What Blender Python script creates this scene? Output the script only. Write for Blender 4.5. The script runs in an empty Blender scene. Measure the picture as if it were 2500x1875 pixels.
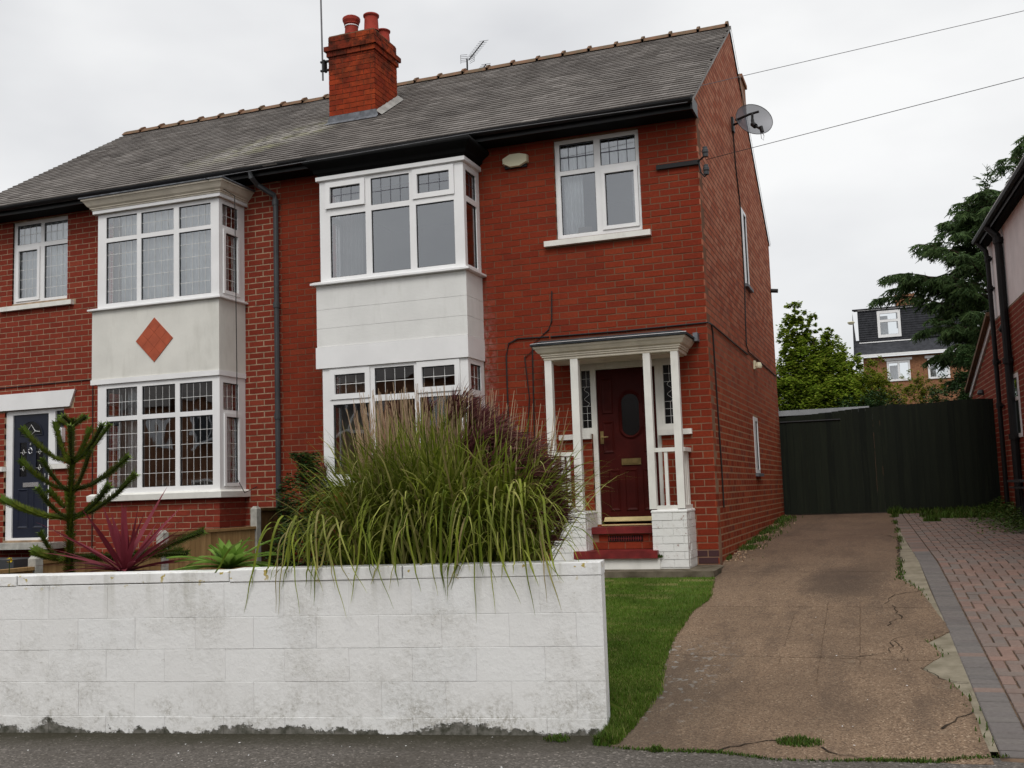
import bpy, bmesh, math, random
from mathutils import Vector, Matrix, noise
R = random.Random(7)
SC = 1.12            # the whole place is laid out in brick-course units, then scaled to metres at the end
scene = bpy.context.scene
# ---------------------------------------------------------------- camera
cd = bpy.data.cameras.new('camera'); cam = bpy.data.objects.new('camera', cd)
scene.collection.objects.link(cam); scene.camera = cam
cd.sensor_width = 36.0; cd.lens = 2582.46/2500*36.0; cd.clip_start = 0.05; cd.clip_end = 2000
yw, pt, rl = -3.47352563e-01, 1.03244707e-01, -3.36773720e-02
fw = Vector((math.sin(yw)*math.cos(pt), math.cos(yw)*math.cos(pt), math.sin(pt)))
rt = Vector((math.cos(yw), -math.sin(yw), 0)); up = rt.cross(fw)
rt2 = rt*math.cos(rl)+up*math.sin(rl); up2 = -rt*math.sin(rl)+up*math.cos(rl)
CAM = Vector((1.85670396, -11.40046783, 0.81046266))
cam.matrix_world = Matrix(((rt2.x, up2.x, -fw.x, CAM.x*SC), (rt2.y, up2.y, -fw.y, CAM.y*SC), (rt2.z, up2.z, -fw.z, CAM.z*SC), (0, 0, 0, 1)))
# ---------------------------------------------------------------- world: overcast daylight
SUN_EL, SUN_AZ = math.radians(50), math.radians(165)      # azimuth clockwise from +Y
w = bpy.data.worlds.new('World'); scene.world = w; w.use_nodes = True
N = w.node_tree.nodes; L = w.node_tree.links; N.clear()
out = N.new('ShaderNodeOutputWorld'); bg = N.new('ShaderNodeBackground'); bg2 = N.new('ShaderNodeBackground'); add = N.new('ShaderNodeAddShader')
sky = N.new('ShaderNodeTexSky'); sky.sky_type = 'NISHITA'; sky.sun_disc = False
sky.sun_elevation = SUN_EL; sky.sun_rotation = SUN_AZ
hs = N.new('ShaderNodeHueSaturation'); hs.inputs['Saturation'].default_value = 0.15
L.new(sky.outputs[0], hs.inputs['Color']); L.new(hs.outputs[0], bg.inputs[0]); bg.inputs[1].default_value = 0.05
tc = N.new('ShaderNodeTexCoord'); mp = N.new('ShaderNodeMapping'); mp.inputs['Scale'].default_value = (1.0, 1.0, 2.2)
nz = N.new('ShaderNodeTexNoise'); nz.inputs['Scale'].default_value = 2.3; nz.inputs['Detail'].default_value = 5; nz.inputs['Roughness'].default_value = 0.45
L.new(tc.outputs['Generated'], mp.inputs[0]); L.new(mp.outputs[0], nz.inputs['Vector'])
cr = N.new('ShaderNodeValToRGB'); cr.color_ramp.elements[0].position = 0.30; cr.color_ramp.elements[1].position = 0.62
cr.color_ramp.elements[0].color = (0.33, 0.335, 0.35, 1); cr.color_ramp.elements[1].color = (0.57, 0.57, 0.565, 1)
L.new(nz.outputs['Fac'], cr.inputs[0])
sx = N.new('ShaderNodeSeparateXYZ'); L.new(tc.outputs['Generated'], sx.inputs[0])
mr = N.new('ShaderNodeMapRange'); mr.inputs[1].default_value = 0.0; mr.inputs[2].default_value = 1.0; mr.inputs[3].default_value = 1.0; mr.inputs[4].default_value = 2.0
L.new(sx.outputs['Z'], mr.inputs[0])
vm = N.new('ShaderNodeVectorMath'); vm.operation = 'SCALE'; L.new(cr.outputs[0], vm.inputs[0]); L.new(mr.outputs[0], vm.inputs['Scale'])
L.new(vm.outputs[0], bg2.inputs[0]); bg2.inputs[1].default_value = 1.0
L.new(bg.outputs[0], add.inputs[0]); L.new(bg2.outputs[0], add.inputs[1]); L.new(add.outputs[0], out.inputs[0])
sd = bpy.data.lights.new('sun', 'SUN'); sd.energy = 1.5; sd.angle = math.radians(25); sd.color = (1.0, 0.965, 0.91)
so = bpy.data.objects.new('sun', sd); scene.collection.objects.link(so)
sv = Vector((math.sin(SUN_AZ)*math.cos(SUN_EL), math.cos(SUN_AZ)*math.cos(SUN_EL), math.sin(SUN_EL)))
so.rotation_euler = sv.to_track_quat('Z', 'Y').to_euler()
vs = scene.view_settings; vs.view_transform = 'Standard'; vs.look = 'None'; vs.gamma = 1; vs.use_curve_mapping = False; vs.exposure = 0.0
scene.render.engine = 'CYCLES'
scene.cycles.max_bounces = 8; scene.cycles.transparent_max_bounces = 16

# ---------------------------------------------------------------- materials
def nt(name):
    m = bpy.data.materials.new(name); m.use_nodes = True
    t = m.node_tree; b = t.nodes['Principled BSDF']
    return m, t.nodes, t.links, b
def ramp(n, l, fac, cols, pos=None):
    c = n.new('ShaderNodeValToRGB'); e = c.color_ramp.elements
    k = len(cols)
    for i, col in enumerate(cols):
        p = pos[i] if pos else i/(k-1)
        if i < 2: el = e[i]; el.position = p
        else: el = e.new(p)
        el.color = (*col, 1)
    l.new(fac, c.inputs[0]); return c.outputs[0]
def gpos(n, l, scale=1.0, stretch=(1, 1, 1)):
    g = n.new('ShaderNodeNewGeometry'); m = n.new('ShaderNodeMapping')
    m.inputs['Scale'].default_value = tuple(s*scale/SC for s in stretch)
    l.new(g.outputs['Position'], m.inputs[0]); return m.outputs[0]
def tnoise(n, l, vec, scale, detail=4, rough=0.55):
    t = n.new('ShaderNodeTexNoise'); t.inputs['Scale'].default_value = scale; t.inputs['Detail'].default_value = detail
    t.inputs['Roughness'].default_value = rough; l.new(vec, t.inputs['Vector']); return t.outputs['Fac']
def mix(n, l, fac, a, b, mode='MIX'):
    m = n.new('ShaderNodeMix'); m.data_type = 'RGBA'; m.blend_type = mode
    for s, v in ((0, fac), (6, a), (7, b)):
        if hasattr(v, 'is_linked') or hasattr(v, 'node'): l.new(v, m.inputs[s])
        elif isinstance(v, (int, float)): m.inputs[s].default_value = v
        else: m.inputs[s].default_value = (*v, 1)
    return m.outputs[2]
def mapr(n, l, v, a, b, c=0.0, d=1.0):
    m = n.new('ShaderNodeMapRange'); l.new(v, m.inputs[0])
    for i, x in enumerate((a, b, c, d)): m.inputs[i+1].default_value = x
    return m.outputs[0]
def math2(n, l, op, a, b):
    m = n.new('ShaderNodeMath'); m.operation = op
    for i, v in enumerate((a, b)):
        if isinstance(v, (int, float)): m.inputs[i].default_value = v
        else: l.new(v, m.inputs[i])
    return m.outputs[0]
def bump(n, l, b, h, strength=0.3, dist=0.01):
    u = n.new('ShaderNodeBump'); u.inputs['Strength'].default_value = strength; u.inputs['Distance'].default_value = dist
    l.new(h, u.inputs['Height']); l.new(u.outputs[0], b.inputs['Normal'])
def axis(n, l, i):
    g = n.new('ShaderNodeNewGeometry'); s = n.new('ShaderNodeSeparateXYZ'); l.new(g.outputs['Position'], s.inputs[0])
    return math2(n, l, 'DIVIDE', s.outputs[i], SC)
def simple(name, col, rough=0.6, var=0.12, scale=6, bmp=0.0, bscale=60, spec=0.5, metal=0.0, col2=None, dirt=0.0):
    m, n, l, b = nt(name); v = gpos(n, l)
    f = tnoise(n, l, v, scale)
    c2 = col2 or tuple(c*(1-var*2.2) for c in col)
    c = ramp(n, l, f, [c2, col], [0.35, 0.65])
    if dirt:
        d = tnoise(n, l, gpos(n, l, 1, (3.0, 3.0, .7)), 2.2, 8, .65)
        c = mix(n, l, mapr(n, l, d, .52, .72, 0, dirt), c, tuple(x*.42 for x in (col[0]*.95, col[1]*.93, col[2]*.8)))
    l.new(c, b.inputs['Base Color']); b.inputs['Roughness'].default_value = rough
    b.inputs['Specular IOR Level'].default_value = spec if spec < .5 else (.12 if rough >= .7 else .35); b.inputs['Metallic'].default_value = metal
    if bmp: bump(n, l, b, tnoise(n, l, v, bscale, 5), bmp, 0.006)
    return m
def brickmat(name, cols, island, grime=0.35, bloom=None, fade=False, soot=False):
    m, n, l, b = nt(name)
    if island: g = n.new('ShaderNodeNewGeometry'); r = g.outputs['Random Per Island']
    else: g = n.new('ShaderNodeObjectInfo'); r = g.outputs['Random']
    c = ramp(n, l, r, cols)
    v = gpos(n, l)
    f = tnoise(n, l, v, 38, 4, .7); c = mix(n, l, mapr(n, l, f, .3, .75, 0, .5), c, tuple(x*.5 for x in cols[0]))
    f2 = tnoise(n, l, v, 1.1, 4, .6); c = mix(n, l, mapr(n, l, f2, .5, .75, 0, grime), c, (.07, .02, .015))
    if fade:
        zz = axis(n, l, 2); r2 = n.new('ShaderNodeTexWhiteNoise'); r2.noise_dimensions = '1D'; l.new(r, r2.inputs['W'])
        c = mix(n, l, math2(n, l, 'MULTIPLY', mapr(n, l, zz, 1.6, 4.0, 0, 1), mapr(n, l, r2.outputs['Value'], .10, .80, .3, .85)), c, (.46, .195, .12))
    if name.startswith('brick_rb'):
        kk = math2(n, l, 'MULTIPLY', mapr(n, l, axis(n, l, 2), .145, .155, 1, 0), mapr(n, l, axis(n, l, 0), -.24, -.22)); c = mix(n, l, math2(n, l, 'MULTIPLY', kk, .85), c, (.045, .036, .042))
    if soot:
        zz = axis(n, l, 2); kk = math2(n, l, 'MULTIPLY', mapr(n, l, zz, 6.3, 7.2, .35, 1), mapr(n, l, tnoise(n, l, v, 6, 6, .7), .42, .60, 0, .9)); c = mix(n, l, kk, c, (.035, .015, .010))
    if bloom:
        xa = axis(n, l, 0); za = axis(n, l, 2)
        k = math2(n, l, 'MULTIPLY', mapr(n, l, xa, bloom[0], bloom[1], 1, 0), mapr(n, l, za, 1.2, 2.2, 0, 1)); k = math2(n, l, 'MULTIPLY', k, mapr(n, l, xa, -2.75, -2.7, 0, 1))
        k = math2(n, l, 'MULTIPLY', k, mapr(n, l, za, 2.6, 3.4, 1, 0))
        k = math2(n, l, 'MULTIPLY', k, mapr(n, l, tnoise(n, l, v, 14, 6, .7), .42, .7, 0, .5))
        c = mix(n, l, k, c, (.5, .42, .4))
    l.new(c, b.inputs['Base Color']); b.inputs['Roughness'].default_value = .85; b.inputs['Specular IOR Level'].default_value = .06
    bump(n, l, b, f, .35, .004)
    return m
M = {}
RB = [(.20, .031, .016), (.225, .035, .017), (.25, .040, .018), (.21, .033, .016), (.27, .049, .022)]
LB = [(.20, .034, .021), (.235, .040, .024), (.265, .048, .028), (.215, .036, .022), (.29, .060, .034)]
GB = [(.22, .034, .016), (.31, .055, .022), (.38, .085, .036), (.25, .038, .017), (.34, .070, .028), (.20, .05, .035)]
CB = [(.28, .038, .015), (.35, .055, .018), (.22, .028, .013), (.39, .068, .022)]
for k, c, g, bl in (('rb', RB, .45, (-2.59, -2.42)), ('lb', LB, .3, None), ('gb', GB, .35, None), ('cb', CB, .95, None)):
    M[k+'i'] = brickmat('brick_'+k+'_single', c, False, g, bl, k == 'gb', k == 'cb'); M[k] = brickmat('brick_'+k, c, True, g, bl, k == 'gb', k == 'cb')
PB = [(.225, .145, .12), (.165, .148, .135), (.25, .165, .135), (.18, .158, .142), (.21, .148, .125)]
M['pvi'] = brickmat('paver_single', PB, False, .2); M['pv'] = brickmat('paver', PB, True, .2)
GP = [(.15, .135, .13), (.17, .155, .145), (.135, .125, .12)]
M['pgi'] = brickmat('grey_paver', GP, False, .1)

M['mort_l'] = simple('mortar_tan', (.42, .30, .20), .9, .2, 9, .3)

def mortar2(name, lo, hi, z0, z1):
    m, n, l, b = nt(name); v = gpos(n, l); z = math2(n, l, 'ADD', axis(n, l, 2), math2(n, l, 'MULTIPLY', tnoise(n, l, v, 1.5, 5), 1.2))
    c = mix(n, l, mapr(n, l, z, z0+.6, z1+.6), lo, hi); c = mix(n, l, mapr(n, l, tnoise(n, l, v, 9, 5), .45, .7, 0, .5), c, tuple(x*.55 for x in lo))
    l.new(c, b.inputs['Base Color']); b.inputs['Roughness'].default_value = .9; b.inputs['Specular IOR Level'].default_value = .06; return m
M['mort_r'] = mortar2('mortar_dark', (.28, .17, .11), (.17, .085, .052), .9, 2.4)
M['mort_g'] = mortar2('mortar_gable', (.36, .22, .13), (.095, .045, .032), 1.4, 3.0)  # pale mortar low down; dark upper joints have recess shadow painted into the colour
M['upvc'] = simple('white_upvc', (.80, .80, .80), .35, .03, 3, 0)
M['cream'] = simple('old_cream_paint', (.78, .77, .72), .55, .06, 4, .1, 80, dirt=.25)
M['corn'] = simple('weathered_cornice_paint', (.70, .64, .53), .6, .06, 5, .2, 60, dirt=.28)
M['render'] = simple('white_painted_render', (.74, .74, .72), .75, .04, 2.2, .25, 50, dirt=.16)
M['render2'] = simple('cream_render', (.70, .69, .64), .8, .05, 2.5, .2, 40, dirt=.22)
M['black'] = simple('black_gloss_paint', (.008, .008, .009), .45, .1, 4)
M['soffit'] = simple('black_soffit', (.006, .006, .006), .8, .1, 4, spec=.1)
M['iron'] = simple('black_cast_iron', (.010, .010, .011), .55, .15, 8, spec=.3)
M['greypipe'] = simple('grey_pvc_pipe', (.055, .058, .062), .4, .1, 5)
M['lead'] = simple('grey_lead', (.16, .17, .19), .5, .3, 12, .2, 40, col2=(.07, .075, .085))
M['flash'] = simple('pale_mortar_fillet', (.34, .33, .31), .7, .15, 9, .3)
M['felt'] = simple('roofing_felt', (.05, .055, .06), .85, .2, 10, .3)
M['terra'] = simple('ridge_terracotta', (.19, .10, .06), .85, .25, 7, .4, 40, col2=(.11, .085, .055))
M['pot'] = simple('chimney_pot_clay', (.32, .045, .03), .7, .2, 6, .2)
M['soot'] = simple('soot', (.01, .01, .01), .9)
def woodmat():
    m, n, l, b = nt('tan_fence_timber'); g = n.new('ShaderNodeObjectInfo'); c = ramp(n, l, g.outputs['Random'], [(.23, .135, .055), (.36, .225, .10), (.29, .175, .075)])
    st = tnoise(n, l, gpos(n, l, 1, (16, 16, 1.2)), 2, 6, .7); c = mix(n, l, mapr(n, l, st, .45, .7, 0, .6), c, (.15, .085, .035))
    l.new(c, b.inputs['Base Color']); b.inputs['Roughness'].default_value = .8; b.inputs['Specular IOR Level'].default_value = .1; bump(n, l, b, st, .4, .004); return m
M['wood'] = woodmat()
M['wooddk'] = simple('brown_fence_timber', (.10, .055, .022), .8, .2, 6, .3, 30)
M['conc'] = simple('concrete_post', (.42, .41, .37), .85, .15, 12, .4, 70, dirt=.4)
M['slab'] = simple('paving_concrete', (.16, .135, .10), .85, .2, 6, .4, 50, col2=(.075, .062, .042))
M['redstep'] = simple('red_step_paint', (.20, .022, .022), .45, .2, 8, .15, 40)
M['door'] = simple('oxblood_door_paint', (.052, .0055, .004), .5, .15, 5, spec=.12)
M['navy'] = simple('navy_door', (.012, .016, .032), .35, .1, 5)
M['brass'] = simple('brass', (.80, .66, .34), .35, .1, 5, metal=.35)
M['chrome'] = simple('chrome', (.75, .76, .78), .25, .05, 5, metal=.9)
M['dirtybrass'] = simple('dull_brass', (.28, .20, .08), .45, .2, 9, metal=.6)
M['curtain'] = simple('net_curtain', (.88, .90, .90), .9, .1, 3)
M['curt_g'] = simple('grey_curtain', (.40, .40, .40), .9, .1, 3)
M['curt_b'] = simple('beige_curtain', (.30, .24, .19), .9, .15, 4)
M['room'] = simple('room_wall', (.16, .13, .11), .9, .1, 2)
M['alarm'] = simple('cream_alarm_plastic', (.66, .62, .44), .5, .04, 4)
M['leadw'] = simple('white_lead_strip', (.85, .85, .83), .5, .05, 4)
M['leadg'] = simple('grey_lead_strip', (.10, .10, .13), .5, .1, 4)
M['cable'] = simple('black_cable', (.02, .018, .018), .6)
M['cableg'] = simple('grey_cable', (.16, .16, .17), .6)
def gatemat():
    m, n, l, b = nt('dark_green_stain'); g = n.new('ShaderNodeObjectInfo'); c = ramp(n, l, g.outputs['Random'], [(.005, .0075, .005), (.011, .015, .009), (.008, .011, .007)])
    st = tnoise(n, l, gpos(n, l, 1, (14, 14, .7)), 1.5, 6, .7); c = mix(n, l, mapr(n, l, st, .5, .75, 0, .6), c, (.022, .028, .014))
    l.new(c, b.inputs['Base Color']); b.inputs['Roughness'].default_value = .8; b.inputs['Specular IOR Level'].default_value = .2; bump(n, l, b, st, .5, .004); return m
M['gate'] = gatemat()
M['garage'] = simple('pale_roof_felt', (.36, .38, .40), .7, .1, 3)
M['moss'] = simple('moss', (.09, .11, .02), .95, .3, 20, .8, 60, col2=(.04, .05, .015))
M['crack'] = simple('crack_shadow_dirt', (.045, .034, .024), 1, .2, 20)
M['groove'] = simple('dirt_filled_groove', (.075, .052, .036), 1, .4, 14, col2=(.15, .10, .066))
M['tile'] = simple('terracotta_tile', (.42, .085, .035), .6, .1, 10)
M['tilehang'] = simple('dark_hung_tile', (.055, .057, .065), .7, .2, 6)
M['bgbrick'] = simple('far_brick', (.30, .15, .08), .9, .2, 14, col2=(.20, .09, .05))
M['soil'] = simple('soil', (.035, .025, .017), .95, .3, 12, .8, 30)
M['asph_road'] = simple('road_asphalt', (.06, .058, .056), .9, .2, 6, .4, 120)
M['pinkrender'] = simple('pinkish_render', (.84, .80, .80), .85, .06, 3, .3, 60)
M['petal'] = simple('yellow_petal', (.75, .55, .03), .6)
M['bark'] = simple('bark', (.07, .05, .035), .9, .3, 18, .8, 30)

def glass(name, fac, tint=(.55, .58, .6)):
    m, n, l, b = nt(name); n.remove(b)
    o = [x for x in n if x.type == 'OUTPUT_MATERIAL'][0]
    gl = n.new('ShaderNodeBsdfGlossy'); gl.inputs['Roughness'].default_value = .015 if fac > .01 else .25; gl.inputs[0].default_value = (.93, .96, 1, 1)
    tr = n.new('ShaderNodeBsdfTransparent'); tr.inputs[0].default_value = (*tint, 1)
    lw = n.new('ShaderNodeFresnel'); lw.inputs[0].default_value = 1.55
    v = gpos(n, l); nn = tnoise(n, l, v, 1.6, 2)
    bu = n.new('ShaderNodeBump'); bu.inputs['Strength'].default_value = .14; bu.inputs['Distance'].default_value = .03; l.new(nn, bu.inputs['Height'])
    l.new(bu.outputs[0], gl.inputs['Normal'])
    a = math2(n, l, 'ADD', lw.outputs[0], fac)
    ms = n.new('ShaderNodeMixShader'); l.new(a, ms.inputs[0]); l.new(tr.outputs[0], ms.inputs[1]); l.new(gl.outputs[0], ms.inputs[2]); l.new(ms.outputs[0], o.inputs[0])
    return m
M['glass'] = glass('window_glass', .19, (.86, .89, .90))
M['glassdk'] = glass('leaded_door_glass', .0, (.06, .08, .085))

# painted block wall: flaking white masonry paint, bare damp render along the foot
def wallmat(name, island):
    m, n, l, b = nt(name); v = gpos(n, l)
    if island: g = n.new('ShaderNodeNewGeometry'); r = g.outputs['Random Per Island']
    else: g = n.new('ShaderNodeObjectInfo'); r = g.outputs['Random']
    c = ramp(n, l, r, [(.73, .73, .72), (.76, .76, .75), (.745, .75, .745)])
    big = tnoise(n, l, gpos(n, l, 1, (1, 1, .8)), 1.7, 8, .7); fine = tnoise(n, l, v, 42, 8, .75)
    c = mix(n, l, math2(n, l, 'MULTIPLY', mapr(n, l, big, .50, .70, 0, .55), mapr(n, l, fine, .36, .56)), c, (.36, .34, .29))
    sp = math2(n, l, 'MULTIPLY', mapr(n, l, big, .45, .62), mapr(n, l, fine, .60, .68))
    c = mix(n, l, math2(n, l, 'MULTIPLY', sp, .75), c, (.17, .145, .10))
    st = tnoise(n, l, gpos(n, l, 1, (7, 7, .8)), 1.6, 5, .6)
    z = axis(n, l, 2)
    c = mix(n, l, math2(n, l, 'MULTIPLY', mapr(n, l, z, .05, .38), mapr(n, l, st, .52, .72, 0, .45)), c, (.30, .29, .22))
    # foot: irregular height where paint has gone
    e = math2(n, l, 'ADD', math2(n, l, 'MULTIPLY', tnoise(n, l, v, 3.2, 7, .72), .34), -.745)
    hgt = math2(n, l, 'SUBTRACT', z, e)
    gone = mapr(n, l, hgt, .0, .012, 1, 0)
    soft = math2(n, l, 'MULTIPLY', mapr(n, l, hgt, .0, .30, .85, 0), mapr(n, l, tnoise(n, l, v, 4.5, 6, .7), .46, .60))
    c = mix(n, l, math2(n, l, 'MULTIPLY', soft, mapr(n, l, fine, .42, .6)), c, (.20, .18, .13))
    c = mix(n, l, gone, c, ramp(n, l, tnoise(n, l, v, 22, 6), [(.055, .055, .04), (.20, .19, .17)], [.35, .68]))
    # lichen on the coping
    li = tnoise(n, l, v, 20, 3, .5)
    c = mix(n, l, math2(n, l, 'MULTIPLY', mapr(n, l, z, .27, .36), mapr(n, l, li, .66, .69, 0, .9)), c, (.42, .31, .03))
    l.new(c, b.inputs['Base Color']); b.inputs['Roughness'].default_value = .8; b.inputs['Specular IOR Level'].default_value = .3
    h = math2(n, l, 'ADD', math2(n, l, 'MULTIPLY', tnoise(n, l, v, 26, 8, .7), mapr(n, l, big, .42, .62, .35, 1.0)), math2(n, l, 'MULTIPLY', gone, -.5))
    bump(n, l, b, h, .75, .012)
    return m
M['wall'] = wallmat('painted_block', False)

def plinthmat():
    m, n, l, b = nt('chipped_white_brick_paint'); v = gpos(n, l)
    a = tnoise(n, l, v, 13, 4, .6); f = tnoise(n, l, v, 45, 4, .7)
    c = mix(n, l, mapr(n, l, a, .5, .7, 0, .3), (.72, .72, .70), (.42, .40, .36))
    k = mapr(n, l, math2(n, l, 'ADD', math2(n, l, 'MULTIPLY', a, .6), math2(n, l, 'MULTIPLY', f, .4)), .612, .62)
    c = mix(n, l, k, c, (.20, .04, .03))
    l.new(c, b.inputs['Base Color']); b.inputs['Roughness'].default_value = .7; bump(n, l, b, f, .4, .004); return m
M['plinth'] = plinthmat()
def slatemat(name, island):
    m, n, l, b = nt(name); v = gpos(n, l)
    if island: g = n.new('ShaderNodeNewGeometry'); r = g.outputs['Random Per Island']
    else: g = n.new('ShaderNodeObjectInfo'); r = g.outputs['Random']
    c = ramp(n, l, r, [(.125, .113, .104), (.185, .168, .155), (.145, .130, .120), (.235, .215, .20)])
    c = mix(n, l, mapr(n, l, tnoise(n, l, gpos(n, l, 1, (1, .6, 1)), .9, 6, .65), .45, .7, 0, .7), c, (.072, .062, .058))
    c = mix(n, l, mapr(n, l, tnoise(n, l, v, 30, 6, .7), .55, .72, 0, .3), c, (.25, .235, .20))
    x = axis(n, l, 0); y = axis(n, l, 1)
    # run-off lichen streak below the stack, mortar-washed slates
    d = math2(n, l, 'SUBTRACT', y, math2(n, l, 'MULTIPLY', math2(n, l, 'ADD', x, 6.9), .72))
    d = math2(n, l, 'ADD', d, math2(n, l, 'MULTIPLY', tnoise(n, l, v, 2.2, 6, .7), 1.0))
    k = math2(n, l, 'MULTIPLY', mapr(n, l, d, .0, .45), mapr(n, l, d, .9, 1.5, 1, 0))
    k = math2(n, l, 'MULTIPLY', k, mapr(n, l, x, -5.3, -5.05, 1, 0)); k = math2(n, l, 'MULTIPLY', k, mapr(n, l, x, -7.2, -6.3))
    k = math2(n, l, 'MULTIPLY', k, mapr(n, l, tnoise(n, l, v, 9, 7, .75), .38, .60, 0, .8))
    c = mix(n, l, k, c, ramp(n, l, tnoise(n, l, v, 3, 3), [(.42, .40, .36), (.34, .34, .18)], [.45, .65]))
    l.new(c, b.inputs['Base Color']); b.inputs['Roughness'].default_value = .75; b.inputs['Specular IOR Level'].default_value = .2
    bump(n, l, b, tnoise(n, l, v, 45, 5, .7), .4, .004)
    return m
M['slatei'] = slatemat('slate_single', False); M['slate'] = slatemat('slate', True)

def asphalt():
    m, n, l, b = nt('pavement_asphalt'); v = gpos(n, l)
    vo = n.new('ShaderNodeTexVoronoi'); vo.inputs['Scale'].default_value = 90; l.new(v, vo.inputs['Vector'])
    s = n.new('ShaderNodeSeparateColor'); l.new(vo.outputs['Color'], s.inputs[0])
    c = ramp(n, l, s.outputs[0], [(.062, .055, .048), (.105, .094, .083), (.135, .12, .108), (.30, .27, .24)], [0, .5, .93, 1])
    big = tnoise(n, l, v, 1.4, 6, .6)
    c = mix(n, l, mapr(n, l, big, .45, .7, 0, .5), c, (.05, .042, .032))
    y = axis(n, l, 1); x = axis(n, l, 0)
    wy = math2(n, l, 'SUBTRACT', y, math2(n, l, 'ADD', math2(n, l, 'MULTIPLY', x, .1673), -5.35))
    wy = math2(n, l, 'ADD', wy, math2(n, l, 'MULTIPLY', tnoise(n, l, v, 5, 6, .7), .34))
    edge = mapr(n, l, wy, -.26, .06)
    c = mix(n, l, math2(n, l, 'MULTIPLY', edge, .8), c, (.028, .026, .014))
    l.new(c, b.inputs['Base Color']); b.inputs['Roughness'].default_value = .85; b.inputs['Specular IOR Level'].default_value = .15
    bump(n, l, b, vo.outputs['Distance'], .5, .006)
    return m
M['asphalt'] = asphalt()
def drivemat():
    m, n, l, b = nt('drive_concrete'); v = gpos(n, l)
    vo = n.new('ShaderNodeTexVoronoi'); vo.inputs['Scale'].default_value = 120; l.new(v, vo.inputs['Vector'])
    s = n.new('ShaderNodeSeparateColor'); l.new(vo.outputs['Color'], s.inputs[0])
    c = ramp(n, l, s.outputs[0], [(.100, .068, .047), (.182, .124, .082), (.26, .182, .122), (.40, .31, .22)], [0, .45, .95, 1])
    big = tnoise(n, l, v, .9, 6, .6)
    c = mix(n, l, mapr(n, l, big, .42, .68, 0, .6), c, (.095, .066, .046))
    x = axis(n, l, 0); y = axis(n, l, 1)
    cx = math2(n, l, 'POWER', math2(n, l, 'DIVIDE', math2(n, l, 'ADD', x, -1.3), .42), 2); cy = math2(n, l, 'POWER', math2(n, l, 'DIVIDE', math2(n, l, 'ADD', y, 1.1), .85), 2)
    o = mapr(n, l, math2(n, l, 'ADD', math2(n, l, 'ADD', cx, cy), math2(n, l, 'MULTIPLY', tnoise(n, l, v, 3, 5), 1.1)), .5, 1.6, .62, 0)
    c = mix(n, l, o, c, (.035, .028, .025))
    c = mix(n, l, mapr(n, l, y, -1.5, 2.5, 0, .45), c, (.085, .05, .038))
    # pale scabbed patches near the lawn
    px = math2(n, l, 'MULTIPLY', mapr(n, l, x, .3, .75, 1, 0), mapr(n, l, y, -3.1, -3.9)); px = math2(n, l, 'MULTIPLY', px, mapr(n, l, y, -5.4, -4.9))
    pn = tnoise(n, l, gpos(n, l, 1, (1, 1, 1)), 17, 3, .5)
    c = mix(n, l, math2(n, l, 'MULTIPLY', px, mapr(n, l, pn, .60, .64)), c, (.36, .36, .34))
    c = mix(n, l, math2(n, l, 'MULTIPLY', mapr(n, l, x, .3, .9, .6, 0), mapr(n, l, y, -3.0, -4.4)), c, (.085, .07, .055))
    c = mix(n, l, mapr(n, l, tnoise(n, l, gpos(n, l, 1, (1.6, .45, 1)), 1.6, 7, .7), .48, .66, 0, .55), c, (.070, .050, .038))
    c = mix(n, l, mapr(n, l, tnoise(n, l, v, 6, 7, .75), .60, .70, 0, .35), c, (.27, .22, .16))
    l.new(c, b.inputs['Base Color']); b.inputs['Roughness'].default_value = .85; b.inputs['Specular IOR Level'].default_value = .1
    bump(n, l, b, math2(n, l, 'ADD', vo.outputs['Distance'], tnoise(n, l, v, 12, 5)), .45, .006)
    return m
M['drive'] = drivemat()
M['patch'] = simple('grey_cement_patch', (.25, .22, .165), .85, .12, 7, .5, 40, col2=(.16, .14, .10))
def leafmat(name, cols, rough=.55, trans=.25, scale=3, spec=.12):
    m, n, l, b = nt(name)
    g = n.new('ShaderNodeNewGeometry'); c = ramp(n, l, g.outputs['Random Per Island'], cols)
    v = gpos(n, l); c = mix(n, l, mapr(n, l, tnoise(n, l, v, scale, 3), .4, .65, 0, .5), c, tuple(x*.55 for x in cols[0]))
    l.new(c, b.inputs['Base Color']); b.inputs['Roughness'].default_value = rough; b.inputs['Specular IOR Level'].default_value = spec
    if trans:
        o = [x for x in n if x.type == 'OUTPUT_MATERIAL'][0]
        t = n.new('ShaderNodeBsdfTranslucent'); l.new(c, t.inputs[0]); ms = n.new('ShaderNodeMixShader'); ms.inputs[0].default_value = trans
        l.new(b.outputs[0], ms.inputs[1]); l.new(t.outputs[0], ms.inputs[2]); l.new(ms.outputs[0], o.inputs[0])
    return m
M['lawn'] = leafmat('lawn_blades', [(.06, .12, .012), (.10, .175, .018), (.075, .14, .014), (.12, .17, .028), (.26, .24, .09)], .6, .3, 2)
M['blade'] = leafmat('miscanthus_leaf', [(.07, .105, .012), (.16, .21, .022), (.31, .36, .05), (.15, .18, .02), (.44, .46, .12), (.33, .26, .12)], .45, .3)
M['straw'] = leafmat('dry_stem', [(.38, .26, .16), (.50, .37, .24), (.30, .17, .11)], .7, .1)
M['plume'] = leafmat('purple_plume', [(.095, .026, .030), (.145, .045, .045), (.06, .017, .02), (.24, .12, .10)], .6, .2)
M['mpleaf'] = leafmat('monkey_puzzle_leaf', [(.06, .085, .010), (.10, .13, .014), (.15, .18, .022)], .4, .08, 5)
M['mpdark'] = leafmat('monkey_puzzle_bark', [(.028, .042, .012), (.05, .06, .02)], .7, 0, 9)
M['mplite'] = leafmat('monkey_puzzle_tip', [(.09, .15, .02), (.14, .20, .03)], .4, .1, 5)
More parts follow.
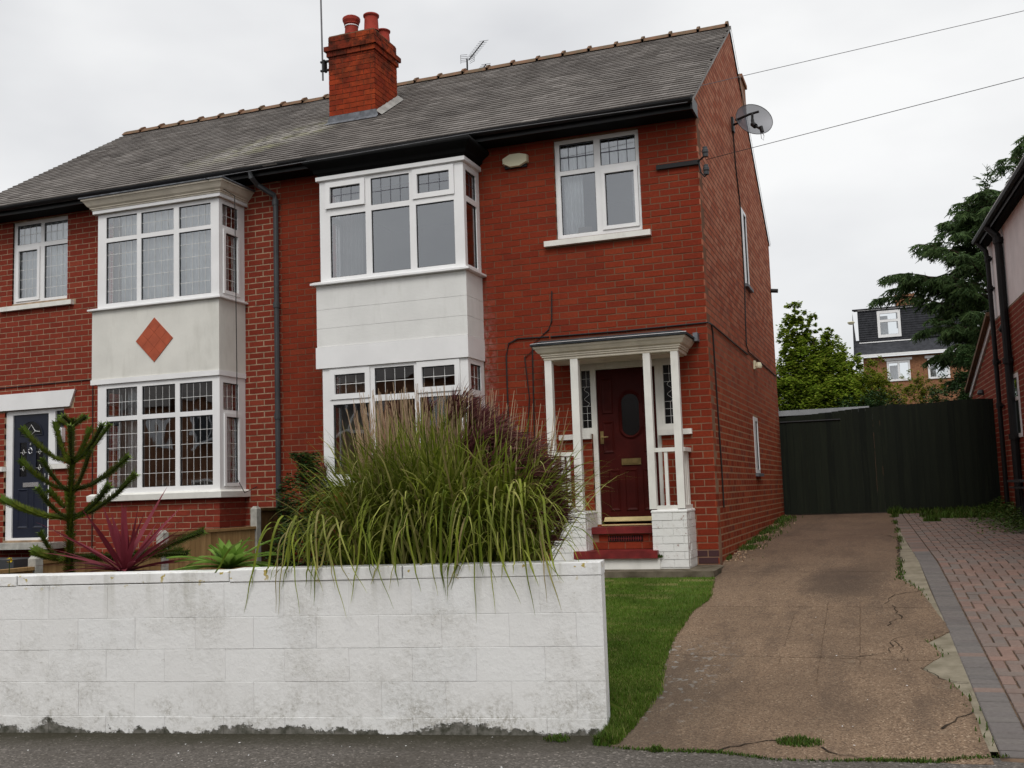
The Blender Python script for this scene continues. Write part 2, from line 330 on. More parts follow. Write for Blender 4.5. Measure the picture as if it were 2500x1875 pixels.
M['cordy'] = leafmat('cordyline_leaf', [(.22, .03, .045), (.34, .07, .085), (.16, .025, .04), (.46, .20, .20)], .4, .25)
M['echium'] = leafmat('green_rosette_leaf', [(.12, .22, .03), (.18, .31, .05), (.27, .40, .09)], .5, .3)
M['shrub'] = leafmat('dark_shrub_leaf', [(.025, .055, .018), (.042, .085, .026), (.065, .115, .042)], .4, .1)
M['tree'] = leafmat('sycamore_leaf', [(.11, .18, .018), (.19, .28, .028), (.28, .37, .04), (.36, .40, .06)], .5, .5, 1.2)
M['bush2'] = leafmat('yellow_green_bush_leaf', [(.20, .25, .03), (.30, .31, .03), (.14, .19, .025)], .5, .45, 2)
M['conif'] = leafmat('cedar_needles', [(.036, .068, .024), (.06, .105, .034), (.10, .15, .05)], .6, .25, 1.5)
M['weed'] = leafmat('weed_leaf', [(.05, .10, .015), (.08, .15, .02), (.04, .07, .015), (.12, .12, .03)], .6, .25)

# ---------------------------------------------------------------- mesh building
COL = scene.collection
class MB:
    def __init__(s): s.v = []; s.f = []; s.mi = []
    def quad(s, a, b, c, d, m=0):
        i = len(s.v); s.v += [tuple(a), tuple(b), tuple(c), tuple(d)]; s.f.append((i, i+1, i+2, i+3)); s.mi.append(m)
    def poly(s, pts, m=0):
        i = len(s.v); s.v += [tuple(p) for p in pts]; s.f.append(tuple(range(i, i+len(pts)))); s.mi.append(m)
    def hexa(s, p, m=0, back=True):
        i = len(s.v); s.v += [tuple(q) for q in p]
        fs = [(0, 3, 2, 1), (4, 5, 6, 7), (0, 1, 5, 4), (1, 2, 6, 5), (2, 3, 7, 6), (3, 0, 4, 7)]
        for f in fs: s.f.append(tuple(i+k for k in f)); s.mi.append(m)
    def box(s, x0, x1, y0, y1, z0, z1, m=0):
        s.hexa([(x0, y0, z0), (x1, y0, z0), (x1, y1, z0), (x0, y1, z0), (x0, y0, z1), (x1, y0, z1), (x1, y1, z1), (x0, y1, z1)], m)
    def lbox(s, B, u0, u1, v0, v1, d0, d1, m=0):
        O, U, V, D = B
        P = lambda u, v, d: O+U*u+V*v+D*d
        s.hexa([P(u0, v0, d1), P(u1, v0, d1), P(u1, v0, d0), P(u0, v0, d0), P(u0, v1, d1), P(u1, v1, d1), P(u1, v1, d0), P(u0, v1, d0)], m)
    def tube(s, pts, r, n=8, m=0, cap=True):
        pts = [Vector(p) for p in pts]; base = len(s.v); k = len(pts)
        rr = r if isinstance(r, (list, tuple)) else [r]*k
        for i, p in enumerate(pts):
            t = (pts[min(i+1, k-1)]-pts[max(i-1, 0)]).normalized()
            a = t.cross(Vector((0, 0, 1)) if abs(t.z) < .9 else Vector((1, 0, 0))).normalized(); b = t.cross(a)
            for j in range(n):
                an = 2*math.pi*j/n; s.v.append(tuple(p+(a*math.cos(an)+b*math.sin(an))*rr[i]))
        for i in range(k-1):
            for j in range(n):
                j2 = (j+1) % n; s.f.append((base+i*n+j, base+i*n+j2, base+(i+1)*n+j2, base+(i+1)*n+j)); s.mi.append(m)
        if cap:
            s.f.append(tuple(base+j for j in reversed(range(n)))); s.mi.append(m)
            s.f.append(tuple(base+(k-1)*n+j for j in range(n))); s.mi.append(m)
    def lathe(s, c, prof, n=20, m=0):
        base = len(s.v); k = len(prof)
        for (r, z) in prof:
            for j in range(n):
                an = 2*math.pi*j/n; s.v.append((c[0]+r*math.cos(an), c[1]+r*math.sin(an), c[2]+z))
        for i in range(k-1):
            for j in range(n):
                j2 = (j+1) % n; s.f.append((base+i*n+j, base+i*n+j2, base+(i+1)*n+j2, base+(i+1)*n+j)); s.mi.append(m)
    def blade(s, pts, w, side, m=0):
        # tapered ribbon along pts
        base = len(s.v); k = len(pts)
        for i, p in enumerate(pts):
            t = i/(k-1); ww = w*(1-t**2.2)*(.55+.45*min(1, t*5))+.0004
            s.v.append(tuple(p-side*ww)); s.v.append(tuple(p+side*ww))
        for i in range(k-1):
            a = base+2*i; s.f.append((a, a+1, a+3, a+2)); s.mi.append(m)
    def build(s, name, mats, parent=None, smooth=False, kind=None):
        me = bpy.data.meshes.new(name); me.from_pydata(s.v, [], s.f)
        mats = mats if isinstance(mats, (list, tuple)) else [mats]
        for q in mats: me.materials.append(M[q] if isinstance(q, str) else q)
        me.polygons.foreach_set('material_index', s.mi)
        if smooth: me.polygons.foreach_set('use_smooth', [True]*len(me.polygons))
        me.update(); o = bpy.data.objects.new(name, me); COL.objects.link(o)
        if parent is not None:
            o.parent = parent; o.location = -wloc(parent)
        if kind: o['kind'] = kind
        return o
def wloc(o):
    v = Vector(o.location)
    while o.parent: o = o.parent; v += Vector(o.location)
    return v
def thing(name, loc, label, cat, group=None):
    o = bpy.data.objects.new(name, None); COL.objects.link(o); o.location = loc; o.empty_display_size = .1
    o['label'] = label; o['category'] = cat
    if group: o['group'] = group
    return o
def tag(o, label, cat, group=None):
    o['label'] = label; o['category'] = cat
    if group: o['group'] = group
    return o
def basis(o, u, v, d): return (Vector(o), Vector(u), Vector(v), Vector(d))
XZ = lambda y: basis((0, y, 0), (1, 0, 0), (0, 0, 1), (0, -1, 0))       # facade plane: u = X, v = Z, outwards = -Y
YZ = lambda x: basis((x, 0, 0), (0, 1, 0), (0, 0, 1), (1, 0, 0))        # gable plane: u = Y, outwards = +X
YZn = lambda x: basis((x, 0, 0), (0, 1, 0), (0, 0, 1), (-1, 0, 0))
def project_area(c):
    d = Vector(c)-CAM; z = d.dot(fw)
    if z < .2: return 0, (0, 0)
    x = 1250+2582.46*d.dot(rt2)/z; y = 937.5-2582.46*d.dot(up2)/z
    return z, (x, y)
def fill(mb, B, outer, holes, d0, d1, m=0):
    us = sorted({outer[0], outer[1], *[min(max(h[0], outer[0]), outer[1]) for h in holes], *[min(max(h[1], outer[0]), outer[1]) for h in holes]})
    vv = sorted({outer[2], outer[3], *[min(max(h[2], outer[2]), outer[3]) for h in holes], *[min(max(h[3], outer[2]), outer[3]) for h in holes]})
    for a, b in zip(us, us[1:]):
        run = None
        for c, d in zip(vv, vv[1:]):
            mu, mv = (a+b)/2, (c+d)/2
            hole = any(h[0] < mu < h[1] and h[2] < mv < h[3] for h in holes)
            if not hole: run = (run[0], d) if run else (c, d)
            if hole and run: mb.lbox(B, a, b, run[0], run[1], d0, d1, m); run = None
        if run: mb.lbox(B, a, b, run[0], run[1], d0, d1, m)

# ---- bricks
CH, BL, JT = .075, .2215, .0085
def courses(z0, z1, ufun, holes, off=0.0, bl=BL, ch=CH, jt=JT):
    """cut a wall into bricks: returns [u0,u1,v0,v1]"""
    res = []; k = 0; z = z0
    while z < z1-.02:
        zt = min(z+ch-jt, z1); u0, u1 = ufun((z+zt)/2)
        if u1-u0 > .02:
            spans = [(u0, u1)]
            for h in holes:
                if h[2] < (z+zt)/2 < h[3]:
                    ns = []
                    for a, b in spans:
                        if h[0] > a: ns.append((a, min(b, h[0])))
                        if h[1] < b: ns.append((max(a, h[1]), b))
                    spans = [q for q in ns if q[1]-q[0] > .012]
            st = off+(bl/2 if k % 2 else 0)
            for a, b in spans:
                i = math.floor((a-st)/bl)
                while st+i*bl < b:
                    p, q = max(a, st+i*bl), min(b, st+(i+1)*bl-jt)
                    if q-p > .022: res.append((p, q, z, zt))
                    i += 1
        z += ch; k += 1
    return res
def unit_brick():
    mb = MB(); c = .012
    # unit in u (x), v (z); front at y=0 (towards -y), chamfered front edge, thickness 1 in y
    o = [(-.5, -.5), (.5, -.5), (.5, .5), (-.5, .5)]; s = [(x*(1-.03), z*(1-.09)) for x, z in o]
    F = [(x, 0, z) for x, z in s]; G = [(x, .15, z) for x, z in o]; H = [(x, 1, z) for x, z in o]
    mb.v = F+G+H
    mb.f = [(0, 1, 2, 3)]+[(i+4, (i+1) % 4+4, (i+1) % 4, i) for i in range(4)]+[(i+8, (i+1) % 4+8, (i+1) % 4+4, i+4) for i in range(4)]+[(11, 10, 9, 8)]
    mb.mi = [0]*len(mb.f)
    return mb
UB = {}
def unit_mesh(matkey):
    if matkey not in UB:
        u = unit_brick(); me = bpy.data.meshes.new('brick_unit_'+matkey); me.from_pydata(u.v, [], u.f); me.materials.append(M[matkey]); me.update(); UB[matkey] = me
    return UB[matkey]
def lay(bricks_list, budget, stuffname='brickwork', piece='brick', thick=.035):
    """bricks_list: [(B, matkey, parent, rects, minpx)], the largest in the picture become single objects, the rest join"""
    allb = []
    for wi, (B, mk, par, rects, rot) in enumerate(bricks_list):
        O, U, V, D = B
        for r in rects:
            c = O+U*((r[0]+r[1])/2)+V*((r[2]+r[3])/2); z, (x, y) = project_area(c)
            view = (CAM-c).normalized().dot(D)
            vis = z > 0 and -60 < x < 2560 and -60 < y < 1930 and view > 0
            allb.append((-(r[1]-r[0])*(r[3]-r[2])*view/(z*z) if vis else 0, wi, r))
    allb.sort(key=lambda t: t[0])
    single = set((wi, r) for a, wi, r in allb[:budget] if a < 0)
    for wi, (B, mk, par, rects, rot) in enumerate(bricks_list):
        O, U, V, D = B; mb = MB(); pl = wloc(par)
        me = unit_mesh(mk+'i')
        ang = math.atan2(U.y, U.x)
        for r in rects:
            j = R.uniform(-1, 1)*rot; d = .0+j
            if (wi, r) in single:
                o = bpy.data.objects.new(piece, me); COL.objects.link(o); o.parent = par
                c = O+U*((r[0]+r[1])/2)+V*((r[2]+r[3])/2)+D*d
                o.location = c-pl; o.scale = (r[1]-r[0], thick, r[3]-r[2]); o.rotation_euler = (0, R.uniform(-.004, .004), ang)
            else:
                P = lambda u, v, dd: O+U*u+V*v+D*dd
                a, b, c, e = r; i = len(mb.v)
                mb.v += [tuple(P(a, c, d)), tuple(P(b, c, d)), tuple(P(b, e, d)), tuple(P(a, e, d)), tuple(P(a, c, -thick)), tuple(P(b, c, -thick)), tuple(P(b, e, -thick)), tuple(P(a, e, -thick))]
                for f in ((0, 1, 2, 3), (4, 5, 1, 0), (5, 6, 2, 1), (6, 7, 3, 2), (7, 4, 0, 3)): mb.f.append(tuple(i+k for k in f)); mb.mi.append(0)
        if mb.f: mb.build(stuffname, mk, par, kind='stuff')

# ---- windows
def leadgrid(mb, B, g, cols, rows, w, d, m=0):
    u0, u1, v0, v1 = g
    for i in range(1, cols+1) if cols < 0 else range(1, cols):
        u = u0+(u1-u0)*i/cols; mb.lbox(B, u-w*.62, u+w*.62, v0, v1, d, d+.003, m)
    for j in range(1, rows):
        v = v0+(v1-v0)*j/rows; mb.lbox(B, u0, u1, v-w, v+w, d+.0005, d+.0036, m)
def window(par, B, outer, lights, fm='upvc', d=.0, depth=.06, leadm='leadw', lw=.0022, glassm='glass', dl=False):
    """lights: (u0,u1,v0,v1, sash width, cols, rows, tilt) with u.. the visible glass"""
    holes = []
    for g in lights:
        s = g[4]; holes.append((g[0]-s, g[1]+s, g[2]-s, g[3]+s))
    mb = MB(); fill(mb, B, outer, holes, d-depth, d); mb.build('frame', fm, par)
    O, U, V, D = B
    for g, h in zip(lights, holes):
        s, cols, rows = g[4], g[5], g[6]; tilt = g[7] if len(g) > 7 else 0
        BB = B; off = 0
        if tilt:
            # hinge at the top edge; V leans outwards at the foot
            top = h[3]; Vt = (V*math.cos(tilt)-D*math.sin(tilt)); Dt = (D*math.cos(tilt)+V*math.sin(tilt))
            BB = (O+V*top+D*(d+.0)-Vt*top-Dt*d, U, Vt, Dt)
        if s:
            sb = MB(); fill(sb, BB, (h[0]+.003, h[1]-.003, h[2]+.003, h[3]-.003), [g[:4]], d-.035, d+.016)
            sb.build('sash', fm, par)
        # thin dark gasket round the glass
        gb = MB(); O_, U_, V_, D_ = BB; gb.quad(*[O_+U_*u_+V_*v_+D_*(d-.022) for u_, v_ in ((g[0], g[2]), (g[1], g[2]), (g[1], g[3]), (g[0], g[3]))]); gb.build('pane', glassm, par)
        if cols > 1 or rows > 1:
            lb = MB()
            if dl:   # double lead lines: bars on both faces of the double glazing
                leadgrid(lb, BB, (g[0], g[1], g[2], g[3]), cols, rows, lw, d-.0195)
                leadgrid(lb, BB, (g[0]+.012, g[1]+.012, g[2]-.010, g[3]-.010), cols, rows, lw*.5, d-.030)
            else: leadgrid(lb, BB, g[:4], cols, rows, lw, d-.0195)
            lb.build('leading', leadm, par)
        ga = MB(); w_ = .006
        for q in ((g[0], g[0]+w_, g[2], g[3]), (g[1]-w_, g[1], g[2], g[3]), (g[0]+w_, g[1]-w_, g[2], g[2]+w_), (g[0]+w_, g[1]-w_, g[3]-w_*1.6, g[3])): ga.lbox(BB, *q, d-.02, d-.012)
        ga.build('gasket', 'black', par)
def curtain(par, B, u0, u1, v0, v1, mat, d=-.14, waves=7, amp=.02, taper=0.0, name='curtain'):
    O, U, V, D = B; mb = MB(); n = max(8, int(waves*8))
    for i in range(n+1):
        t = i/n; u = u0+(u1-u0)*t
        o = amp*math.sin(t*waves*2*math.pi+.7*math.sin(t*9))
        for v, tp in ((v1, 0), (v0+(v1-v0)*.35, taper*.8), (v0, taper)):
            uu = u+(u1-u)*tp if taper >= 0 else u+(u-u0)*tp
            mb.v.append(tuple(O+U*uu+V*v+D*(d+o*(1 if v < v1 else .6))))
    for i in range(n):
        for k in range(2):
            a = i*3+k; mb.f.append((a, a+1, a+4, a+3)); mb.mi.append(0)
    return mb.build(name, mat, par, smooth=True)
def cornice(mb, x0, x1, y, prof, m=0, close=True):
    """moulding swept round three sides of a bay standing off the wall Y=0; prof = [(offset, z)] from bottom up"""
    loops = []
    for o, z in prof: loops.append([(x0-o, .0, z), (x0-o, y-o, z), (x1+o, y-o, z), (x1+o, .0, z)])
    for a, b in zip(loops, loops[1:]):
        for i in range(3): mb.quad(a[i], a[i+1], b[i+1], b[i], m)
    if close:
        mb.poly(loops[-1], m); mb.poly(list(reversed(loops[0])), m)
def gz(y):
    pts = [(-400, -.75), (-12, -.75), (-5.6, -.60), (-.9, -.09), (0, 0), (6.6, .30), (12, .45), (400, .6)]
    for a, b in zip(pts, pts[1:]):
        if y <= b[0]: t = (y-a[0])/(b[0]-a[0]); return a[1]+(b[1]-a[1])*t
    return .6

# ================================================================ ground and setting
def struct(o): o['kind'] = 'structure'; return o
gm = MB(); ys = [-400, -60, -13.2, -12, -7.9]
def strip(mb, x0, x1, ylist, dz=0, nx=1, m=0, zf=None):
    zf = zf or (lambda x, y: gz(y)+dz)
    for a, b in zip(ylist, ylist[1:]):
        for i in range(nx):
            p, q = x0+(x1-x0)*i/nx, x0+(x1-x0)*(i+1)/nx
            mb.quad((p, a, zf(p, a)), (q, a, zf(q, a)), (q, b, zf(q, b)), (p, b, zf(p, b)), m)
strip(gm, -400, 400, [-400, -60, -12, -5.6, -3, -.9, 0, 6.6, 12, 40, 400], -.05)
struct(gm.build('ground', 'soil'))
WD = Vector((math.cos(math.radians(9.5)), math.sin(math.radians(9.5)), 0)); WN = Vector((WD.y, -WD.x, 0)); W0 = Vector((.172, -5.322, 0))
def wp(u, off=0, z=0): p = W0+WD*u+WN*off; return Vector((p.x, p.y, z))
# pavement sheet, a little above the ground, up to the wall and the drive edge; falls to the kerb
pm = MB()
def pavez(x, y): return -.597+.02*min(0, (y+5.5))
far = [wp(-30, 0), wp(-5, -.02), wp(-.05, -.02)]
edge = [(.18, -5.56), (.34, -5.60), (.56, -5.61), (.84, -5.58), (1.0, -5.62), (1.16, -5.67), (1.41, -5.64), (1.66, -5.58), (1.93, -5.56), (2.05, -5.49), (2.23, -5.44), (3.4, -5.24), (12, -3.8), (40, .9)]
pts = [(p.x, p.y+.02) for p in far]+[(x, y+.03) for x, y in edge]
for (xa, ya), (xb, yb) in zip(pts, pts[1:]):
    fy = lambda x: -7.55+.1673*(x-.17)
    for k in range(4):
        t0, t1 = k/4, (k+1)/4
        A = (xa, ya+(fy(xa)-ya)*t0); Bq = (xb, yb+(fy(xb)-yb)*t0); Cq = (xb, yb+(fy(xb)-yb)*t1); Dq = (xa, ya+(fy(xa)-ya)*t1)
        pm.quad(*[(p[0], p[1], pavez(*p)) for p in (Dq, Cq, Bq, A)])
struct(pm.build('pavement', 'asphalt'))
rm = MB()
for i in range(-10, 10):
    a, b = wp(i*4, 2.25), wp(i*4+4, 2.25); c, d = wp(i*4+4, 9.0), wp(i*4, 9.0)
    rm.quad((d.x, d.y, -.72), (c.x, c.y, -.72), (b.x, b.y, -.72), (a.x, a.y, -.72))
struct(rm.build('road', 'asph_road'))
km = MB()
for i in range(-34, 20):
    for o, w_ in ((2.18, .12), (8.95, .12)):
        B = basis(wp(i*.82, o+w_/2, -.8), WD, (0, 0, 1), WN); km.lbox(B, .004, .816, 0, .155, -w_/2, w_/2)
struct(km.build('kerb', 'conc'))
fm2 = MB(); a, b, c, d = wp(-40, 9.06, -.64), wp(40, 9.06, -.64), wp(40, 11.2, -.62), wp(-40, 11.2, -.62); fm2.quad(d, c, b, a)
struct(fm2.build('far_pavement', 'asph_road'))

# ---- driveway: concrete bays between joints
left_edge = [(6.75, .03), (5.3, .02), (3.3, .02), (.02, .03), (-.52, .10), (-.85, .06), (-1.8, .17), (-2.28, .10), (-3.19, .12), (-4.18, .22), (-4.6, .30), (-4.96, .28), (-5.2, .27), (-5.56, .24)]
right_edge = [(6.75, 1.72), (6.01, 1.72), (2.19, 1.80), (.28, 1.79), (-.91, 1.80), (-1.37, 1.95), (-2.01, 2.03), (-2.57, 2.10), (-2.89, 2.12), (-3.19, 1.96), (-3.51, 2.05), (-3.88, 1.90), (-4.18, 2.07), (-4.5, 2.15), (-4.73, 2.16), (-5.05, 2.17), (-5.38, 2.19), (-5.6, 2.20)]
def interp(tab, y):
    tab = sorted(tab)
    if y <= tab[0][0]: return tab[0][1]
    for a, b in zip(tab, tab[1:]):
        if y <= b[0]: return a[1]+(b[1]-a[1])*(y-a[0])/(b[0]-a[0])
    return tab[-1][1]
drive = bpy.data.objects.new('driveway', None); COL.objects.link(drive); drive['kind'] = 'structure'; drive.location = (1.0, -2.0, gz(-2))
def frontedge(x): return interp([(p[0], p[1]) for p in edge], x)
joints = [6.70, 3.07, -.51, -2.08, -3.67, None]
for ja, jb in zip(joints, joints[1:]):
    mb = MB(); rows = 26; nx = 22; y0 = ja-.006
    grid = []
    for r_ in range(rows+1):
        row = []
        for c_ in range(nx+1):
            t = c_/nx
            if jb is None:
                yt = y0
                xl, xr = interp(left_edge, yt), interp(right_edge, yt)
                # go down to the broken front edge
                x = xl+(xr-xl)*t; ye = frontedge(min(max(x, .2), 2.0))+.012*math.sin(x*31)
                y = y0+(ye-y0)*r_/rows; x = interp(left_edge, y)+(interp(right_edge, y)-interp(left_edge, y))*t
            else:
                y = y0+(jb+.006-y0)*r_/rows; x = interp(left_edge, y)+(interp(right_edge, y)-interp(left_edge, y))*t
            wob = .012*noise.noise(Vector((y*9, t*3, 1)))*(1 if c_ in (0, nx) else 0)
            row.append((x+wob, y, gz(y)+.006*noise.noise(Vector((x*1.3, y*1.3, 0)))))
        grid.append(row)
    for r_ in range(rows):
        for c_ in range(nx): mb.quad(grid[r_+1][c_], grid[r_+1][c_+1], grid[r_][c_+1], grid[r_][c_])
    # slab edges
    for r_ in (0, rows):
        for c_ in range(nx):
            a, b = grid[r_][c_], grid[r_][c_+1]; mb.quad(a, b, (b[0], b[1], b[2]-.05), (a[0], a[1], a[2]-.05))
    for c_ in (0, nx):
        for r_ in range(rows):
            a, b = grid[r_][c_], grid[r_+1][c_]; mb.quad(a, b, (b[0], b[1], b[2]-.05), (a[0], a[1], a[2]-.05))
    mb.build('concrete_slab', 'drive', drive, smooth=False)
# cracks: thin jagged dark strips 4 mm proud
def crack(mb, pts, w0=.005, dz=.0045, jit=.02):
    P = []
    for a, b in zip(pts, pts[1:]):
        n = max(2, int(math.dist(a, b)/.05))
        for i in range(n): t = i/n; P.append((a[0]+(b[0]-a[0])*t+R.uniform(-jit, jit), a[1]+(b[1]-a[1])*t+R.uniform(-jit, jit)))
    P.append(pts[-1]); Lf, Rt = [], []
    for i, p in enumerate(P):
        q = P[min(i+1, len(P)-1)]; o = P[max(i-1, 0)]; t = Vector((q[0]-o[0], q[1]-o[1])).normalized(); nn = Vector((-t.y, t.x)); ww = w0*.7*R.uniform(.3, 1.3)
        Lf.append((p[0]+nn.x*ww, p[1]+nn.y*ww, gz(p[1])+dz)); Rt.append((p[0]-nn.x*ww, p[1]-nn.y*ww, gz(p[1])+dz))
    for i in range(len(P)-1): mb.quad(Rt[i], Rt[i+1], Lf[i+1], Lf[i])
ck = MB()
crack(ck, [(1.67, -1.94), (1.75, -1.62), (1.95, -1.41)], .007); crack(ck, [(1.74, -2.02), (1.76, -2.31), (1.79, -2.41), (1.69, -2.72)], .006)
crack(ck, [(2.13, -2.89), (1.8, -3.06), (1.72, -3.15), (1.71, -3.49), (1.53, -3.61), (1.2, -3.66)], .006); crack(ck, [(1.75, -3.15), (1.82, -3.7)], .004)
crack(ck, [(.83, -5.55), (.98, -5.43), (1.13, -5.36)], .009); crack(ck, [(1.36, -5.44), (1.46, -5.53), (1.61, -5.57)], .009); crack(ck, [(1.97, -5.05), (2.16, -4.73)], .01, jit=.012)
crack(ck, [(1.90, -3.85), (2.0, -4.1), (2.17, -4.17)], .007); crack(ck, [(1.6, 3.0), (1.79, 2.4), (1.8, .3), (1.8, -.9)], .012, jit=.03)
crack(ck, [(1.94, -2.1), (2.04, -2.12)], .008)
ck.build('crack', 'crack', drive, kind='stuff')
gv = MB()
for a, b in (((1.21, -1.87), (1.27, -4.3)), ((.97, -2.33), (.99, -3.86)), ((1.47, -1.87), (1.52, -3.81))): crack(gv, [a, b], .006, .0025, .004)
gv.build('shallow_groove', 'groove', drive, kind='stuff')
# bare patch at the front edge where the grass tuft grows
# cement strip between slabs and pavers
pc = MB()
sold_left = [(7.0, 1.66), (1.47, 1.90), (1.04, 1.935), (-1.28, 2.03), (-2.7, 2.11), (-3.66, 2.155), (-4.2, 2.18), (-5.43, 2.235)]
yy = [6.7-.18*i for i in range(68)]
for a, b in zip(yy, yy[1:]):
    if b < -5.45: break
    pc.quad((interp(right_edge, b)-.05, b, gz(b)-.007), (interp(sold_left, b), b, gz(b)-.004), (interp(sold_left, a), a, gz(a)-.004), (interp(right_edge, a)-.05, a, gz(a)-.007))
pc.build('cement_strip', 'patch', drive)

# ---- block-paved neighbouring drive
pav = bpy.data.objects.new('block_paving', None); COL.objects.link(pav); pav['kind'] = 'structure'; pav.location = (2.6, -2, gz(-2))
pb = MB(); SD = Vector((-.0485, 1, 0)).normalized(); SR = Vector((SD.y, -SD.x, 0)); S0 = Vector((2.235, -5.43, 0))
def sp(a, b): p = S0+SD*b+SR*a; return p
for i in range(30):
    b0, b1 = -.06+i*.42, -.06+(i+1)*.42
    q = [sp(0, b0), sp(4.5, b0), sp(4.5, b1), sp(0, b1)]; pb.quad(*[(p.x, p.y, gz(p.y)-.012) for p in q])
pb.build('paving_bed', 'groove', pav)
pvs = []      # (a0,a1,b0,b1,kind)
g_ = .0052; PL, PW = .1795, .0897
for i in range(132): pvs.append((g_, PL*1.0-g_, i*PW+g_, (i+1)*PW-g_, 'g'))
# second edging course along the length, then 90-degree herringbone
a_off = PL
for i in range(-2, 30):
    for j in range(-2, 140):
        k = (i+j) % 4
        # herringbone on a PW grid
        if k == 0: r = (i*PW, (i+2)*PW, j*PW, (j+1)*PW)
        elif k == 2: r = (i*PW, (i+1)*PW, j*PW, (j+2)*PW)
        else: continue
        if r[0] < -PW*1.01: continue
        a0 = max(r[0], 0); 
        if r[1]-a0 < .02: continue
        pvs.append((a_off+a0+g_, a_off+r[1]-g_, r[2]+g_, r[3]-g_, 'r'))
cand = []
for r in pvs:
    c = sp((r[0]+r[1])/2, (r[2]+r[3])/2); c.z = gz(c.y); z, (x, y) = project_area(c)
    if c.y < -5.5-.0+(.167*(c.x-2.2)) or c.y > 6.9 or c.x > 3.75-.065*c.y-.02: continue
    vis = 0 < z and -30 < x < 2540 and y < 1910
    cand.append((-((r[1]-r[0])*(r[3]-r[2]))/(z**3) if vis else 0, r, c))
cand.sort(key=lambda t: t[0])
mbs = {'g': MB(), 'r': MB()}; sl = math.atan2(gz(-2)-gz(-3), 1)
pmesh = {}
for k, mk in (('g', 'pgi'), ('r', 'pvi')):
    u = MB(); c = .04
    F = [(-.5+c, -.5+c*2, 0), (.5-c, -.5+c*2, 0), (.5-c, .5-c*2, 0), (-.5+c, .5-c*2, 0)]; G = [(-.5, -.5, -.2), (.5, -.5, -.2), (.5, .5, -.2), (-.5, .5, -.2)]; H = [(x, y, -1) for x, y, z in G]
    u.v = F+G+H; u.f = [(0, 1, 2, 3)]+[(i, (i+4), (i+1) % 4+4, (i+1) % 4) for i in range(4)]+[(i+4, i+8, (i+1) % 4+8, (i+1) % 4+4) for i in range(4)]
    me = bpy.data.meshes.new('paver_unit_'+k); me.from_pydata(u.v, [], u.f); me.materials.append(M[mk]); pmesh[k] = me
pw = wloc(pav)
for n_, (ar, r, c) in enumerate(cand):
    kind = r[4] if R.random() > .03 else 'r'
    dz = R.uniform(-.0025, .003)
    if n_ < 300 and ar < 0:
        o = bpy.data.objects.new('paver', pmesh[kind]); COL.objects.link(o); o.parent = pav
        o.location = c+Vector((0, 0, dz))-pw; o.scale = (r[1]-r[0], r[3]-r[2], .03)
        sl = math.atan2(gz(c.y+.1)-gz(c.y-.1), .2); o.rotation_euler = (sl, R.uniform(-.008, .008), -math.atan(.0485)*-1)
    else:
        mb = mbs[kind]; q = [sp(r[0], r[2]), sp(r[1], r[2]), sp(r[1], r[3]), sp(r[0], r[3])]
        T = [(p.x, p.y, gz(p.y)+dz) for p in q]; Bt = [(x, y, z-.014) for x, y, z in T]; i = len(mb.v); mb.v += T+Bt
        for f in ((0, 1, 2, 3), (0, 4, 5, 1), (1, 5, 6, 2), (2, 6, 7, 3), (3, 7, 4, 0)): mb.f.append(tuple(i+k for k in f)); mb.mi.append(0)
mbs['g'].build('pavers', 'pv', pav, kind='stuff') if mbs['g'].f else None
mbs['r'].build('pavers', 'pv', pav, kind='stuff')

# ================================================================ the pair of houses
PX = -5.33; HL = -10.42; HD = 6.9; EA = .6417; ROOF0 = (-.3, 5.02); RIDGE = 3.25; RZ = 5.02+.6417*3.55
house_r = thing('brick_house', (PX/2, 0, 0), 'right-hand red brick semi-detached house with open white porch, maroon front door and tall gable end', 'house')
house_l = thing('brick_house', ((PX+HL)/2, 0, 0), 'left-hand brick house with cream bay, orange diamond tiles and navy blue front door', 'house')
B0 = XZ(0)
# ---- structural walls (mortar core) ----
holes_r = [(-1.66, -.66, 3.695, 4.86), (-4.42, -2.66, .95, 4.62), (-1.345, -.56, .42, 1.46), (-1.53, -.33, 1.445, 2.245)]
holes_l = [(-9.705, -8.73, 3.69, 4.86), (-7.68, -5.96, .95, 4.62), (-9.80, -9.01, .40, 1.42), (-9.80, -8.765, 1.41, 2.19)]
mb = MB(); fill(mb, B0, (PX, 0, -.35, 4.95), holes_r, -.20, -.0035); wall_r = mb.build('front_wall', 'mort_r', house_r)
mb = MB(); fill(mb, B0, (HL, PX, -.35, 4.95), holes_l, -.20, -.003); wall_l = mb.build('front_wall', 'mort_l', house_l)
G0 = YZ(0)
gh = [(3.42, 3.92, 3.62, 4.72), (3.46, 3.92, .98, 1.76)]
mb = MB(); fill(mb, G0, (.20, HD, -.35, 4.95), gh, -.20, -.0006)
ga = [(.0, 4.95), (HD, 4.95), (HD-.0, 4.97), (RIDGE, RZ-.05), (.0, 5.02+.6417*.3-.05)]
mb.poly([(-.0006, y, z) for y, z in ga]); mb.poly([(-.20, y, z) for y, z in reversed(ga)])
gable = mb.build('gable_wall', 'mort_g', house_r)
mb = MB(); mb.box(-5.19, -.2, HD-.2, HD, -.35, 4.95); mb.build('rear_wall', 'mort_r', house_r)
mb = MB(); mb.box(HL+.2, PX, HD-.2, HD, -.35, 4.95); mb.build('rear_wall', 'mort_l', house_l)
mb = MB(); mb.box(HL, HL+.2, .2, HD, -.35, 4.95); ga2 = [(HL+.008, y, z) for y, z in ga]; mb.poly(list(reversed(ga2))); mb.build('gable_wall', 'mort_l', house_l)
mb = MB(); mb.box(PX-.06, PX+.06, .2, HD-.2, 0, 4.9); mb.build('party_wall', 'room', house_r)
